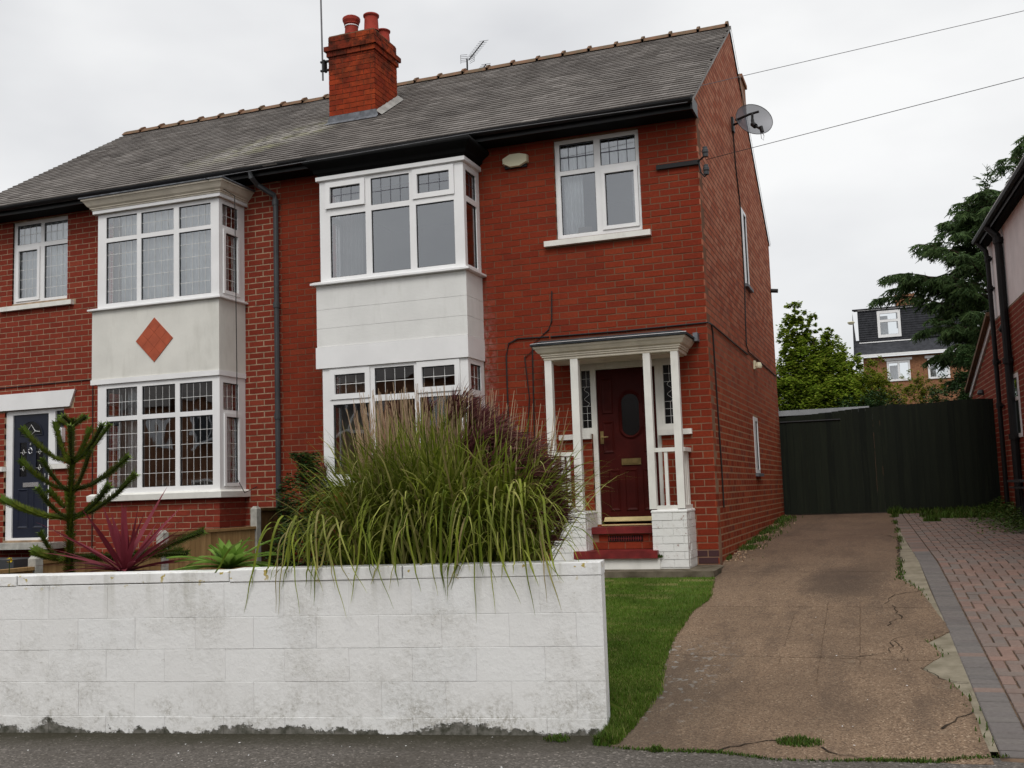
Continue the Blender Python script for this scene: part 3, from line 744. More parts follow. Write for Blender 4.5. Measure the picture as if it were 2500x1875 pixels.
for h, xa, xb in ((house_r, PX+.07, -.21), (house_l, HL+.21, PX-.07)):
    mb = MB(); mb.box(xa, xb, .005, HD-.21, 2.42, 2.60); mb.box(xa, xb, .21, HD-.21, .36, .42); mb.box(xa, xb, -.0, HD-.21, 4.90, 4.95)
    mb.build('floor', 'room', h)
    mb = MB(); mb.box(xa, xb, 3.0, 3.08, .45, 4.88); mb.build('inner_wall', 'room', h)
    mb = MB(); cx = (xa+xb)/2+(.55 if h is house_r else -.55); mb.box(cx-.04, cx+.04, .21, 2.99, .45, 4.88); mb.build('inner_wall', 'room', h)
# ---- bricks ----
bh_r = [(-1.66, -.66, 3.68, 4.87), (-4.53, -2.6, .0, 4.66), (-1.345, -.56, .42, 1.46), (-1.53, -.33, 1.40, 2.26), (-1.80, -.57, 3.612, 3.68), (-1.15, -.76, .26, .325)]
bh_l = [(-9.705, -8.73, 3.68, 4.87), (-7.74, -5.90, .0, 4.62), (-9.80, -9.01, .40, 1.42), (-9.80, -8.765, 1.40, 2.19), (-9.9, -8.61, 3.588, 3.66), (-10.0, -8.60, 2.19, 2.418)]
rects_r = courses(-.30, 4.935, lambda z: (PX, -.0015), bh_r, .0, jt=.0100)
rects_l = courses(-.30, 4.935, lambda z: (HL, PX), bh_l, .06, jt=.0110)
def gab_u(z):
    lo = (z+.045-5.02)/.6417-.3+.02
    return (max(.0, lo)+.002, min(HD, 2*RIDGE-lo))
rects_g = courses(-.30, RZ-.08, gab_u, [(3.42, 3.92, 3.60, 4.73), (3.46, 3.92, .95, 1.77)], .11, jt=.0155)
# chimney
CX0, CX1, CY0, CY1 = -5.34, -4.62, 1.31, 2.02
chim = MB(); chim.box(CX0+.008, CX1-.008, CY0+.008, CY1-.008, 5.7, 7.34)
chimney = chim.build('chimney', 'mort_r', house_r)
CW = CX1-CX0
cb_list = []
def stackface(z0, z1, g, off):
    out_ = []
    Bf = basis((0, CY0-g, 0), (1, 0, 0), (0, 0, 1), (0, -1, 0)); Br = basis((CX1+g, 0, 0), (0, 1, 0), (0, 0, 1), (1, 0, 0)); Bl = basis((CX0-g, 0, 0), (0, 1, 0), (0, 0, 1), (-1, 0, 0))
    out_.append((Bf, 'cb', chimney, courses(z0, z1, lambda z: (CX0-g+.0015, CX1+g-.0015), [], CX0-g+off), .0012))
    out_.append((Br, 'cb', chimney, courses(z0, z1, lambda z: (CY0-g+.0015, CY1+g), [], CY0-g+off+.11), .0012))
    out_.append((Bl, 'cb', chimney, courses(z0, z1, lambda z: (CY0-g+.0015, CY1+g), [], CY0-g+off), .0012))
    return out_
cb_list += stackface(6.02, 7.025, 0, 0); cb_list += stackface(7.03, 7.10, .022, .11); cb_list += stackface(7.105, 7.175, .05, 0)
cb_list += stackface(7.18, 7.325, .0, .11)
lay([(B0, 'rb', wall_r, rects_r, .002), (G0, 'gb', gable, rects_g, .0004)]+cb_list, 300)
bb = MB()
yb = -.54; bay2base = []
BF = basis((0, yb, 0), (1, 0, 0), (0, 0, 1), (0, -1, 0)); BR_ = basis((-5.88, 0, 0), (0, 1, 0), (0, 0, 1), (1, 0, 0)); BLf = basis((-7.74, 0, 0), (0, 1, 0), (0, 0, 1), (-1, 0, 0))
cbase = MB(); cbase.box(-7.736, -5.884, yb+.004, .0, -.35, .88); bay_base = cbase.build('bay_base', 'mort_l', house_l)
lay([(B0, 'lb', wall_l, rects_l, .0012), (BF, 'lb', bay_base, courses(-.30, .88, lambda z: (-7.74, -5.8815), [], -7.74), .001), (BR_, 'lb', bay_base, courses(-.30, .88, lambda z: (yb+.0015, 0), [], yb+.11), .001)], 300)
cbase = MB(); cbase.box(-4.46, -2.62, -.48+.008, .0, -.35, .96); bay_base_r = cbase.build('bay_base', 'mort_r', house_r)
lay([(basis((0, -.48, 0), (1, 0, 0), (0, 0, 1), (0, -1, 0)), 'rb', bay_base_r, courses(-.30, .95, lambda z: (-4.46, -2.6215), [], 0), .001), (basis((-2.62, 0, 0), (0, 1, 0), (0, 0, 1), (1, 0, 0)), 'rb', bay_base_r, courses(-.3, .95, lambda z: (-.4785, 0), [], 0), .001)], 0)
# chimney top, flaunching, pots, lead
mb = MB(); 
for k, (g1, z1, g2, z2) in enumerate(((.0, 7.32, -.12, 7.40),)):
    A = [(CX0-g1, CY0-g1, z1), (CX1+g1, CY0-g1, z1), (CX1+g1, CY1+g1, z1), (CX0-g1, CY1+g1, z1)]; Bq = [(CX0-g2, CY0-g2, z2), (CX1+g2, CY0-g2, z2), (CX1+g2, CY1+g2, z2), (CX0-g2, CY1+g2, z2)]
    for i in range(4): mb.quad(A[i], A[(i+1) % 4], Bq[(i+1) % 4], Bq[i])
    mb.poly(Bq)
mb.build('flaunching', 'moss', chimney)
def pot(x, y, z, r, h, cowl=False, lab=None):
    p = MB(); p.lathe((x, y, z), [(r*1.06, 0), (r, .02), (r*.93, h*.75), (r*.93, h*.86), (r*1.08, h*.88), (r*1.10, h*.97), (r*1.02, h), (r*.80, h), (r*.78, h*.6), (0, h*.6)], 20)
    o = p.build('chimney_pot', 'pot', chimney, smooth=True)
    if lab: o['label'] = lab
    if cowl:
        c = MB(); c.lathe((x, y, z+h*.84), [(r*.98, -.03), (r*1.0, .0), (r*1.28, .06), (r*1.30, .10), (r*1.05, .12), (r*.6, .13), (0, .13)], 12); c.build('cowl', 'pot', chimney)
        c = MB(); c.lathe((x, y, z+h*.70), [(r*1.03, 0), (r*1.03, .012)], 16); c.build('pot_strap', 'upvc', chimney)
pot(-5.05, 1.47, 7.37, .098, .17, True, 'short pot with a flared cowl'); pot(-4.73, 1.46, 7.36, .104, .245, False, 'tall pot'); pot(-4.75, 1.86, 7.34, .10, .20); pot(-5.02, 1.86, 7.34, .09, .12)
def rz(y): return ROOF0[1]+EA*(y-ROOF0[0])
mb = MB(); mb.poly([(CX0-.03, CY0-.012, rz(CY0)+.02), (CX1+.05, CY0-.012, rz(CY0)+.02), (CX1+.02, CY0-.012, rz(CY0)+.11), (CX0, CY0-.012, rz(CY0)+.11)])
mb.poly([(CX0-.04, CY0-.09, rz(CY0-.09)+.022), (CX1+.06, CY0-.09, rz(CY0-.09)+.022), (CX1+.05, CY0-.010, rz(CY0)+.025), (CX0-.03, CY0-.010, rz(CY0)+.025)])
mb.build('lead_apron', 'lead', chimney)
mb = MB()
for i in range(6):
    y = CY0+(CY1-CY0)*i/6; y2 = CY0+(CY1-CY0)*(i+1)/6
    mb.quad((CX1+.10, y, rz(y)+.02), (CX1+.10, y2, rz(y2)+.02), (CX1+.008, y2, rz(y2)+.10), (CX1+.008, y, rz(y)+.09))
mb.build('mortar_fillet', 'flash', chimney)
mb = MB()
for (x, y, z, sx_, sz_) in ((CX1-.03, CY0-.005, 6.88, .07, .26), (CX0+.03, CY0-.005, 6.86, .05, .18), (CX0+.05, CY0-.03, 7.13, .2, .05)):
    pass
# ---- roof ----
rc, rs = math.cos(math.atan(EA)), math.sin(math.atan(EA))
RB0 = Vector((0, -.385, rz(-.385))); RU, RV, RD = Vector((1, 0, 0)), Vector((0, rc, rs)), Vector((0, -rs, rc)); RLEN = (RIDGE+.385)/rc
def roofpart(house, xa, xb):
    mb = MB()
    a = [(xa, -.36, rz(-.36)-.03), (xb, -.36, rz(-.36)-.03), (xb, RIDGE, RZ-.03), (xa, RIDGE, RZ-.03)]
    mb.poly(a); b = [(xa, RIDGE, RZ-.03), (xb, RIDGE, RZ-.03), (xb, 2*RIDGE+.45, RZ-(RIDGE+.45)*EA-.03), (xa, 2*RIDGE+.45, RZ-(RIDGE+.45)*EA-.03)]; mb.poly(b)
    c = [(x, y, z+.03) for x, y, z in b]; mb.poly(c); mb.poly([b[1], b[2], c[2], c[1]])
    return mb.build('roof', 'felt', house)
roof_r = roofpart(house_r, PX, .012); roof_l = roofpart(house_l, HL-.0, PX)
NR = 36; gauge = RLEN/NR; SW = .205; T = .0115
sl_r, sl_l = [], []
for k in range(NR):
    off = (SW/2 if k % 2 else 0)+R.uniform(-.01, .01)
    i0 = int((HL-.1)/SW)-1
    for i in range(i0, 3):
        a, b = i*SW+off+R.uniform(-.003, .003), (i+1)*SW+off-.0035
        b = min(b, .035); a = max(a, HL-.04)
        if b-a < .03: continue
        # not through the chimney
        v = k*gauge; yc = -.385+v*rc; cx_ = (a+b)/2
        if CX0-.0 < cx_ < CX1 and CY0-.03 < yc < CY1-.0: continue
        (sl_r if cx_ > PX else sl_l).append((a, b, v+R.uniform(-.0015, .0015)+(R.uniform(-.02, -.008) if R.random() < .015 else 0)))
ums = MB(); ums.v = [(-.5, 0, 1), (.5, 0, 1), (.5, 1.25, -.35), (-.5, 1.25, -.35), (-.5, 0, -.2), (.5, 0, -.2)]
ums.f = [(0, 1, 2, 3), (4, 5, 1, 0), (0, 3, 4), (1, 5, 2)]
sme = bpy.data.meshes.new('slate_unit'); sme.from_pydata(ums.v, [], ums.f); sme.materials.append(M['slatei'])
for lst, par, bud in ((sl_r, roof_r, 300), (sl_l, roof_l, 0)):
    sc_ = []
    for s_ in lst:
        c = RB0+RU*((s_[0]+s_[1])/2)+RV*(s_[2]+gauge/2); z, (x, y) = project_area(c); sc_.append(z if -20 < x < 2520 and z > 0 else 99)
    order = sorted(range(len(lst)), key=lambda i: sc_[i]); single = set(order[:bud]); mb = MB(); pl = wloc(par)
    for i, (a, b, v) in enumerate(lst):
        th = T*R.uniform(.85, 1.25)
        if i in single:
            o = bpy.data.objects.new('slate', sme); COL.objects.link(o); o.parent = par
            o.matrix_basis = Matrix.Translation(RB0+RU*((a+b)/2)+RV*v-pl) @ Matrix(((RU.x*(b-a), RV.x*gauge, RD.x*th, 0), (RU.y*(b-a), RV.y*gauge, RD.y*th, 0), (RU.z*(b-a), RV.z*gauge, RD.z*th, 0), (0, 0, 0, 1)))
        else:
            P = lambda u, vv, d: tuple(RB0+RU*u+RV*(v+vv*gauge)+RD*(d*th))
            j = len(mb.v); mb.v += [P(a, 0, 1), P(b, 0, 1), P(b, 1.25, -.35), P(a, 1.25, -.35), P(a, 0, -.2), P(b, 0, -.2)]
            for f in ums.f: mb.f.append(tuple(j+q for q in f)); mb.mi.append(0)
    mb.build('slates', 'slate', par, kind='stuff')
# ridge tiles with raised roll joints
rt_u = MB(); prof = [(-.13, -.075), (-.06, -.005), (0, .03), (.06, -.005), (.13, -.075)]
for x0_, x1_, g in ((-.2, .165, 0), (.165, .2, .03)):
    for (ya, za), (yb2, zb) in zip(prof, prof[1:]):
        s1 = 1+g*6
        rt_u.quad((x0_, ya*s1 if g else ya, za+g), (x1_, ya*s1 if g else ya, za+g), (x1_, yb2*s1 if g else yb2, zb+g), (x0_, yb2*s1 if g else yb2, zb+g))
    for x in (x0_, x1_): rt_u.poly([(x, y*(1+g*6), z+g) for y, z in prof])
rme = bpy.data.meshes.new('ridge_tile'); rme.from_pydata(rt_u.v, [], rt_u.f); rme.materials.append(M['terra'])
x = -.18
while x > HL:
    par = roof_r if x > PX else roof_l; o = bpy.data.objects.new('ridge_tile', rme); COL.objects.link(o); o.parent = par
    o.location = Vector((x-.02, RIDGE, RZ+.02+R.uniform(-.006, .006)))-wloc(par); o.rotation_euler = (0, R.uniform(-.01, .01), R.uniform(-.01, .01)); x -= .403
# verge pointing, fascia, soffit, gutters
mb = MB()
for a, b in ((-.36, RIDGE), ):
    mb.quad((.002, a, rz(a)-.05), (.03, a, rz(a)-.05), (.03, b, RZ-.05), (.002, b, RZ-.05)); mb.quad((.03, a, rz(a)-.05), (.03, a, rz(a)-.004), (.03, b, RZ-.004), (.03, b, RZ-.05))
mb.quad((.03, RIDGE, RZ-.05), (.03, 2*RIDGE+.45, RZ-(RIDGE+.45)*EA-.05), (.03, 2*RIDGE+.45, RZ-(RIDGE+.45)*EA), (.03, RIDGE, RZ))
mb.build('verge_pointing', 'flash', roof_r)
for h, xa, xb in ((house_r, PX, .0), (house_l, HL, PX)):
    mb = MB(); mb.box(xa, xb, -.285, -.265, 4.885, 5.0); mb.build('fascia_board', 'black', h)
    mb = MB(); mb.box(xa, xb, -.265, .015, 4.885, 4.90); mb.build('soffit', 'soffit', h)
    mb = MB(); n = 8
    for i in range(n):
        a1, a2 = math.pi+math.pi*i/n, math.pi+math.pi*(i+1)/n
        for r1, in ((.055,),):
            mb.quad((xa, -.345+r1*math.cos(a1), 4.985+r1*math.sin(a1)), (xb+.02*(h is house_r), -.345+r1*math.cos(a1), 4.985+r1*math.sin(a1)), (xb+.02*(h is house_r), -.345+r1*math.cos(a2), 4.985+r1*math.sin(a2)), (xa, -.345+r1*math.cos(a2), 4.985+r1*math.sin(a2)))
    mb.poly([(xb+.02*(h is house_r), -.345+.055*math.cos(math.pi+math.pi*i/n), 4.985+.055*math.sin(math.pi+math.pi*i/n)) for i in range(n+1)])
    mb.build('gutter', 'iron', h)
mb = MB(); mb.box(.0, .022, -.33, .0, 4.87, 5.03); mb.build('eaves_end_board', 'black', house_r)
mb = MB(); mb.tube([(-5.54, -.345, 4.95), (-5.54, -.33, 4.87), (-5.53, -.20, 4.80), (-5.37, -.075, 4.68), (-5.355, -.065, 4.60), (-5.36, -.065, -.1)], .034, 10)
for z in (4.62, 3.3, 1.9, .7): mb.tube([(-5.36, -.065, z), (-5.36, -.065, z-.07)], .043, 10)
mb.build('downpipe', 'greypipe', house_l, smooth=False)
# small rear stack showing past the gable edge
mb = MB()
zt = 7.02
mb.box(-.45, .01, 4.25, 4.72, 6.45, 6.90); mb.box(-.47, .035, 4.22, 4.76, 6.90, 6.96); mb.build('rear_chimney', 'bgbrick', house_r)
# side windows on the gable
for g in gh:
    window(house_r, G0, (g[0], g[1], g[2], g[3]), [(g[0]+.20, g[1]-.04, g[2]+.05, g[3]-.05, 0, 1, 1)], d=.006, depth=.09)
mb = MB(); mb.box(-.03, .05, 3.38, 3.96, 3.575, 3.617); mb.box(-.03, .05, 3.42, 3.96, .935, .975); mb.build('side_sill', 'lead', house_r)

# ---- bays ----
def bay(house, x0, x1, y, wx0, wx1, wy, mirror, cfg):
    bp = MB(); 
    root = bpy.data.objects.new('bay', None); COL.objects.link(root); root.parent = house; root.location = -wloc(house)+Vector(((x0+x1)/2, y, 1))
    Bf = XZ(wy)
    # corner faces
    if cfg == 'r':
        # rendered panel with block joints
        z = [2.605, 2.828, 3.055, 3.345]
        for za, zb in zip(z, z[1:]):
            m_ = MB(); m_.box(x0, x1, y, 0, za+.002, zb-.002); m_.build('render_course', 'render', root)
        m_ = MB(); m_.box(x0+.004, x1-.004, y+.004, -.001, 2.60, 3.345); m_.build('panel_core', 'render', root)
        m_ = MB(); m_.box(x0-.012, x1+.004, y-.012, 0, 2.352, 2.603); m_.build('fascia_band', 'upvc', root)
        m_ = MB(); cornice(m_, x0+.0, x1-.0, y, [(.03, 3.345), (.055, 3.35), (.055, 3.372), (.02, 3.388)]); m_.build('sill', 'upvc', root)
        m_ = MB(); cornice(m_, wx0, wx1, wy, [(.03, 4.618), (.035, 4.622), (.035, 4.668), (.01, 4.672)]); m_.build('white_fascia', 'upvc', root)
        m_ = MB(); cornice(m_, wx0, wx1, wy, [(.0, 4.66), (.02, 4.69), (.05, 4.71), (.06, 4.75), (.13, 4.80), (.145, 4.82), (.145, 4.84), (.10, 4.90)]); m_.build('cornice', 'soffit', root)
        m_ = MB(); cornice(m_, x0+.05, x1-.03, y+.03, [(.02, .955), (.06, .96), (.06, 1.03), (.03, 1.045)]); m_.build('sill', 'cream', root)
    else:
        m_ = MB(); m_.box(x0, x1, y, 0, 2.437, 3.325); m_.build('render_panel', 'render2', root)
        m_ = MB(); m_.box(x0-.01, x1+.006, y-.012, 0, 2.372, 2.435); m_.build('fascia_band', 'upvc', root)
        m_ = MB(); cornice(m_, x0+.0, x1-.0, y, [(.02, 3.325), (.045, 3.33), (.045, 3.348), (.01, 3.362)]); m_.build('sill', 'upvc', root)
        m_ = MB(); cornice(m_, wx0, wx1, wy, [(.035, 4.598), (.05, 4.602), (.05, 4.642), (.058, 4.646)], close=False); m_.build('white_fascia', 'upvc', root)
        m_ = MB(); cornice(m_, wx0, wx1, wy, [(.0, 4.60), (.058, 4.647), (.06, 4.665), (.075, 4.668), (.075, 4.68), (.10, 4.70), (.125, 4.74), (.14, 4.762), (.155, 4.765), (.155, 4.785)]); m_.build('cornice', 'corn', root)
        m_ = MB(); cornice(m_, wx0, wx1, wy, [(.16, 4.785), (.175, 4.79), (.175, 4.805), (.02, 4.86)]); m_.build('lead_roof', 'lead', root)
        m_ = MB(); cornice(m_, x0+.06, x1-.02, y+.02, [(.03, .878), (.075, .885), (.08, .955), (.04, .978)]); m_.build('sill', 'cream', root)
        cx, cz, s = -6.822, 2.884, .0945
        for i in range(3):
            for j in range(3):
                # tile centres on rotated grid
                u = (i-1)*1.0; v = (j-1)*1.0; ox = (u-v)*s; oz = (u+v)*s
                t_ = MB(); k = .0925
                t_.hexa([(cx+ox-k, y-.009, cz+oz), (cx+ox, y-.009, cz+oz-k), (cx+ox, y+.0, cz+oz-k), (cx+ox-k, y+.0, cz+oz), (cx+ox, y-.009, cz+oz+k), (cx+ox+k, y-.009, cz+oz), (cx+ox+k, y+.0, cz+oz), (cx+ox, y+.0, cz+oz+k)])
                t_.v = [(cx+ox-k, y-.009, cz+oz), (cx+ox, y-.009, cz+oz-k), (cx+ox+k, y-.009, cz+oz), (cx+ox, y-.009, cz+oz+k), (cx+ox-k, y+.001, cz+oz), (cx+ox, y+.001, cz+oz-k), (cx+ox+k, y+.001, cz+oz), (cx+ox, y+.001, cz+oz+k)]
                t_.f = [(0, 1, 2, 3), (4, 5, 1, 0), (5, 6, 2, 1), (6, 7, 3, 2), (7, 4, 0, 3)]; t_.mi = [0]*5
                t_.build('tile', 'tile', root)
    return root
bay_r = bay(house_r, -4.53, -2.597, -.5, -4.475, -2.605, -.485, 1, 'r')
bay_l = bay(house_l, -7.80, -5.862, -.56, -7.725, -5.87, -.545, -1, 'l')
def baywin(root, wx0, wx1, wy, z0, z1, lights, side_lights, leadm, dl=False, lw=.0022):
    window(root, XZ(wy), (wx0, wx1, z0, z1), lights, d=0, depth=.06, leadm=leadm, dl=dl, lw=lw)
    # side returns: butt behind the front frame
    window(root, YZ(wx1-.001), (wy+.062, -.0, z0, z1), [(max(a, wy+.075), b, c, d, s, k1, k2) for a, b, c, d, s, k1, k2 in side_lights], d=0, depth=.055, leadm=leadm, lw=lw)
    window(root, YZn(wx0+.001), (wy+.062, -.0, z0, z1), [(max(a, wy+.075), b, c, d, s, k1, k2) for a, b, c, d, s, k1, k2 in side_lights], d=0, depth=.055, leadm=leadm, lw=lw)
# right bay: upstairs, with the left top sash tilted open
baywin(bay_r, -4.475, -2.605, -.485, 3.388, 4.618, [
    (-4.327, -3.922, 4.328, 4.528, .062, 3, 2, math.radians(2.5)), (-3.788, -3.288, 4.247, 4.572, 0, 4, 2), (-3.182, -2.776, 4.305, 4.536, .062, 3, 2),
    (-4.337, -3.862, 3.432, 4.183, 0, 1, 1), (-3.785, -3.290, 3.432, 4.185, 0, 1, 1), (-3.208, -2.728, 3.434, 4.180, 0, 1, 1)],
    [(-.435, -.10, 4.235, 4.54, 0, 2, 2), (-.435, -.10, 3.43, 4.17, 0, 1, 1)], 'leadg', True)
baywin(bay_r, -4.47, -2.61, -.485, 1.045, 2.352, [
    (-4.306, -3.905, 2.038, 2.268, .065, 3, 2), (-3.785, -3.281, 1.998, 2.311, 0, 4, 2), (-3.179, -2.772, 2.048, 2.279, .065, 3, 2),
    (-4.334, -3.855, 1.10, 1.917, 0, 1, 1), (-3.786, -3.279, 1.10, 1.927, 0, 1, 1), (-3.216, -2.712, 1.10, 1.936, 0, 1, 1)],
    [(-.435, -.10, 2.0, 2.29, 0, 2, 2), (-.435, -.10, 1.10, 1.92, 0, 1, 1)], 'leadw', False, .003)
baywin(bay_l, -7.728, -5.868, -.545, 3.362, 4.60, [
    (-7.596, -7.112, 4.272, 4.55, 0, 5, 2), (-7.046, -6.543, 4.272, 4.547, 0, 5, 2), (-6.464, -5.99, 4.268, 4.548, 0, 5, 2),
    (-7.596, -7.11, 3.415, 4.216, 0, 5, 5), (-7.044, -6.543, 3.413, 4.214, 0, 5, 5), (-6.464, -5.986, 3.405, 4.217, 0, 5, 5)],
    [(-.479, -.145, 4.265, 4.54, 0, 3, 2), (-.418, -.157, 3.446, 4.175, .045, 3, 5)], 'leadw')
baywin(bay_l, -7.715, -5.87, -.545, .978, 2.372, [
    (-7.583, -7.10, 1.951, 2.314, 0, 5, 2), (-7.025, -6.523, 1.952, 2.31, 0, 5, 2), (-6.455, -5.975, 1.951, 2.308, 0, 5, 2),
    (-7.58, -7.095, 1.043, 1.894, 0, 5, 5), (-7.024, -6.52, 1.043, 1.894, 0, 5, 5), (-6.455, -5.972, 1.04, 1.893, 0, 5, 5)],
    [(-.479, -.145, 1.955, 2.29, 0, 3, 2), (-.418, -.157, 1.06, 1.87, .045, 3, 5)], 'leadw')
# curtains, blinds and window-board things
curtain(bay_r, XZ(-.20), -4.32, -4.05, 3.43, 4.60, 'curt_g', 0, 5); curtain(bay_r, YZ(-2.72), -.40, -.16, 3.43, 4.60, 'curt_b', 0, 4, .015)
curtain(bay_r, XZ(-.30), -4.33, -3.95, 1.08, 2.33, 'curt_b', 0, 4); curtain(bay_r, YZ(-2.74), -.40, -.14, 1.08, 2.33, 'curt_b', 0, 4, .015)
curtain(bay_l, XZ(-.42), -7.45, -6.56, 3.40, 4.58, 'curtain', 0, 12, .018); curtain(bay_l, XZ(-.42), -6.52, -6.0, 3.40, 4.58, 'curtain', 0, 7, .018)
curtain(bay_l, XZ(-.34), -7.66, -7.42, 3.40, 4.58, 'curt_b', 0, 4, .02)
curtain(bay_l, YZ(-5.98), -.44, -.20, 3.40, 4.58, 'curtain', 0, 4, .012, taper=-.5)
curtain(bay_l, XZ(-.40), -7.36, -7.12, 1.0, 2.36, 'curtain', 0, 4, .02); curtain(bay_l, XZ(-.34), -7.40, -7.10, 1.0, 2.36, 'curt_b', 0, 5, .02)
curtain(bay_l, YZ(-5.98), -.44, -.16, 1.0, 2.34, 'curtain', 0, 4, .012, taper=.6)
mb = MB(); mb.box(-7.0, -5.98, -.30, -.10, 1.0, 1.13); mb.build('window_seat', 'curt_b', bay_l)
# flat windows
wr = bpy.data.objects.new('bedroom_window', None); COL.objects.link(wr); wr.parent = house_r; wr.location = Vector((-1.16, 0, 4.2))-wloc(house_r)
window(wr, B0, (-1.66, -.66, 3.70, 4.857), [(-1.603, -1.192, 4.494, 4.812, 0, 4, 2), (-1.117, -.706, 4.50, 4.81, 0, 4, 2), (-1.602, -1.186, 3.745, 4.443, 0, 1, 1), (-1.073, -.735, 3.79, 4.40, .045, 1, 1)], d=-.03, depth=.06, leadm='leadg', dl=False, lw=.0055)
mb = MB(); mb.box(-1.803, -.562, -.06, .03, 3.614, 3.676); mb.build('sill', 'cream', wr)
curtain(wr, B0, -1.60, -1.37, 3.74, 4.82, 'curtain', -.16, 5, .02); curtain(wr, B0, -.79, -.70, 3.74, 4.82, 'curtain', -.16, 3, .015, taper=0); curtain(wr, B0, -1.62, -.70, 4.49, 4.82, 'curtain', -.20, 16, .012)
mb = MB(); mb.box(-1.43, -1.27, .10, .12, 3.74, 3.83); mb.build('card_box', 'curt_b', wr)
wl = bpy.data.objects.new('bedroom_window', None); COL.objects.link(wl); wl.parent = house_l; wl.location = Vector((-9.2, 0, 4.2))-wloc(house_l)
window(wl, B0, (-9.705, -8.73, 3.695, 4.86), [(-9.65, -9.225, 4.535, 4.812, 0, 4, 2), (-9.169, -8.76, 4.535, 4.806, 0, 4, 2), (-9.612, -9.278, 3.765, 4.44, .045, 3, 5), (-9.163, -8.76, 3.735, 4.474, 0, 4, 5)], d=-.03, depth=.06, leadm='leadw')
mb = MB(); mb.box(-9.9, -8.61, -.06, .03, 3.59, 3.652); mb.build('sill', 'cream', wl)
curtain(wl, B0, -9.69, -8.75, 3.74, 4.84, 'curtain', -.15, 13, .02)

# ---- right front door and porch ----
door = bpy.data.objects.new('front_door', None); COL.objects.link(door); door.parent = house_r; door.location = Vector((-.95, 0, .42))-wloc(house_r)
BD = XZ(.05)
mb = MB(); fill(mb, BD, (-1.53, -.33, 1.447, 2.244), [(-1.29, -.613, .4, 2.165), (-1.462, -1.352, 1.515, 2.165), (-.522, -.395, 1.515, 2.165)], -.07, 0)
mb.lbox(BD, -1.343, -1.29, .42, 1.447, -.07, 0); mb.lbox(BD, -.613, -.562, .42, 1.447, -.07, 0); mb.build('frame', 'cream', door)
mb = MB(); fill(mb, BD, (-1.287, -.616, .46, 2.16), [(-1.015, -.811, 1.40, 1.88)], -.06, -.022)
# oval: fill the corners of the light with a ring
cx, cz, rx, rz_ = -.913, 1.64, .1, .245
dleaf = mb.build('door_leaf', 'door', door)
mb = MB(); n = 32
def oval(t, k=1.0): 
    a = 2*math.pi*t; c_, s_ = math.cos(a), math.sin(a)
    # stadium shape
    st = .27; r0 = .098*k
    z = s_*r0+(st/2 if s_ >= 0 else -st/2)*1.0; return cx+c_*r0, cz+z
for i in range(n):
    a, b = i/n, (i+1)/n
    o1, o2, i1, i2 = oval(a, 1.42), oval(b, 1.42), oval(a, 1.0), oval(b, 1.0)
    m1, m2 = oval(a, 1.2), oval(b, 1.2)
    P = lambda p, d: (p[0], .05-d, p[1])
    mb.quad(P(o1, -.021), P(o2, -.021), P(m2, -.004), P(m1, -.004)); mb.quad(P(m1, -.004), P(m2, -.004), P(i2, -.028), P(i1, -.028))
mb.build('oval_moulding', 'door', door, smooth=True)
mb = MB(); mb.poly([(oval(i/n, 1.02)[0], .05+.03, oval(i/n, 1.02)[1]) for i in range(n)]); mb.build('oval_glass', 'glassdk', door)
mb = MB()   # fill between oval and the square hole
for i in range(n):
    a, b = oval(i/n, 1.3), oval((i+1)/n, 1.3)
    def sq(p):
        return (max(-1.03, min(-.796, cx+(p[0]-cx)*1.6)), max(1.38, min(1.90, cz+(p[1]-cz)*1.25)))
    qa, qb = sq(a), sq(b); mb.quad((a[0], .074, a[1]), (b[0], .074, b[1]), (qb[0], .0735, qb[1]), (qa[0], .0735, qa[1]))
mb.build('door_panel', 'door', door)
def panel(u0, u1, v0, v1, B=BD, mat='door', par=door, d=-.022):
    m_ = MB(); w_ = .012
    O, U, V, D = B; P = lambda u, v, dd: O+U*u+V*v+D*dd
    o = [(u0, v0), (u1, v0), (u1, v1), (u0, v1)]; i_ = [(u0+w_, v0+w_), (u1-w_, v0+w_), (u1-w_, v1-w_), (u0+w_, v1-w_)]; j_ = [(u0+2.6*w_, v0+2.6*w_), (u1-2.6*w_, v0+2.6*w_), (u1-2.6*w_, v1-2.6*w_), (u0+2.6*w_, v1-2.6*w_)]
    for k in range(4):
        a, b = o[k], o[(k+1) % 4]; c, e = i_[k], i_[(k+1) % 4]; f, g = j_[k], j_[(k+1) % 4]
        m_.quad(P(*a, d+.001), P(*b, d+.001), P(*e, d+.012), P(*c, d+.012)); m_.quad(P(*c, d+.012), P(*e, d+.012), P(*g, d+.003), P(*f, d+.003))
    m_.poly([P(*q, d+.003) for q in j_]); return m_.build('door_panel', mat, par)
for q in ((-1.235, -1.105, 1.66, 2.06), (-.775, -.66, 1.66, 2.06), (-1.235, -1.105, 1.22, 1.58), (-.775, -.66, 1.22, 1.58), (-1.18, -1.06, .58, 1.04), (-1.0, -.86, .58, 1.04), (-.80, -.68, .58, 1.04)): panel(*q)
mb = MB(); mb.lbox(BD, -1.03, -.813, 1.085, 1.155, -.022, -.008); mb.lbox(BD, -1.012, -.831, 1.10, 1.14, -.008, -.003); mb.build('letter_box', 'dirtybrass', door)
mb = MB(); mb.lbox(BD, -1.262, -1.222, 1.33, 1.47, -.022, -.012); mb.tube([(-1.24, .05+.012, 1.40), (-1.24, .01, 1.40), (-1.16, .01, 1.40)], .008, 6); mb.build('handle', 'dirtybrass', door)
mb = MB(); mb.quad((-1.25, .068, .515), (-.63, .068, .515), (-.63, .02, .475), (-1.25, .02, .475)); mb.box(-1.25, -.63, .005, .02, .468, .478)
mb.box(-1.27, -.62, -.012, .05, .424, .438); mb.build('brass_weatherbar', 'brass', door)
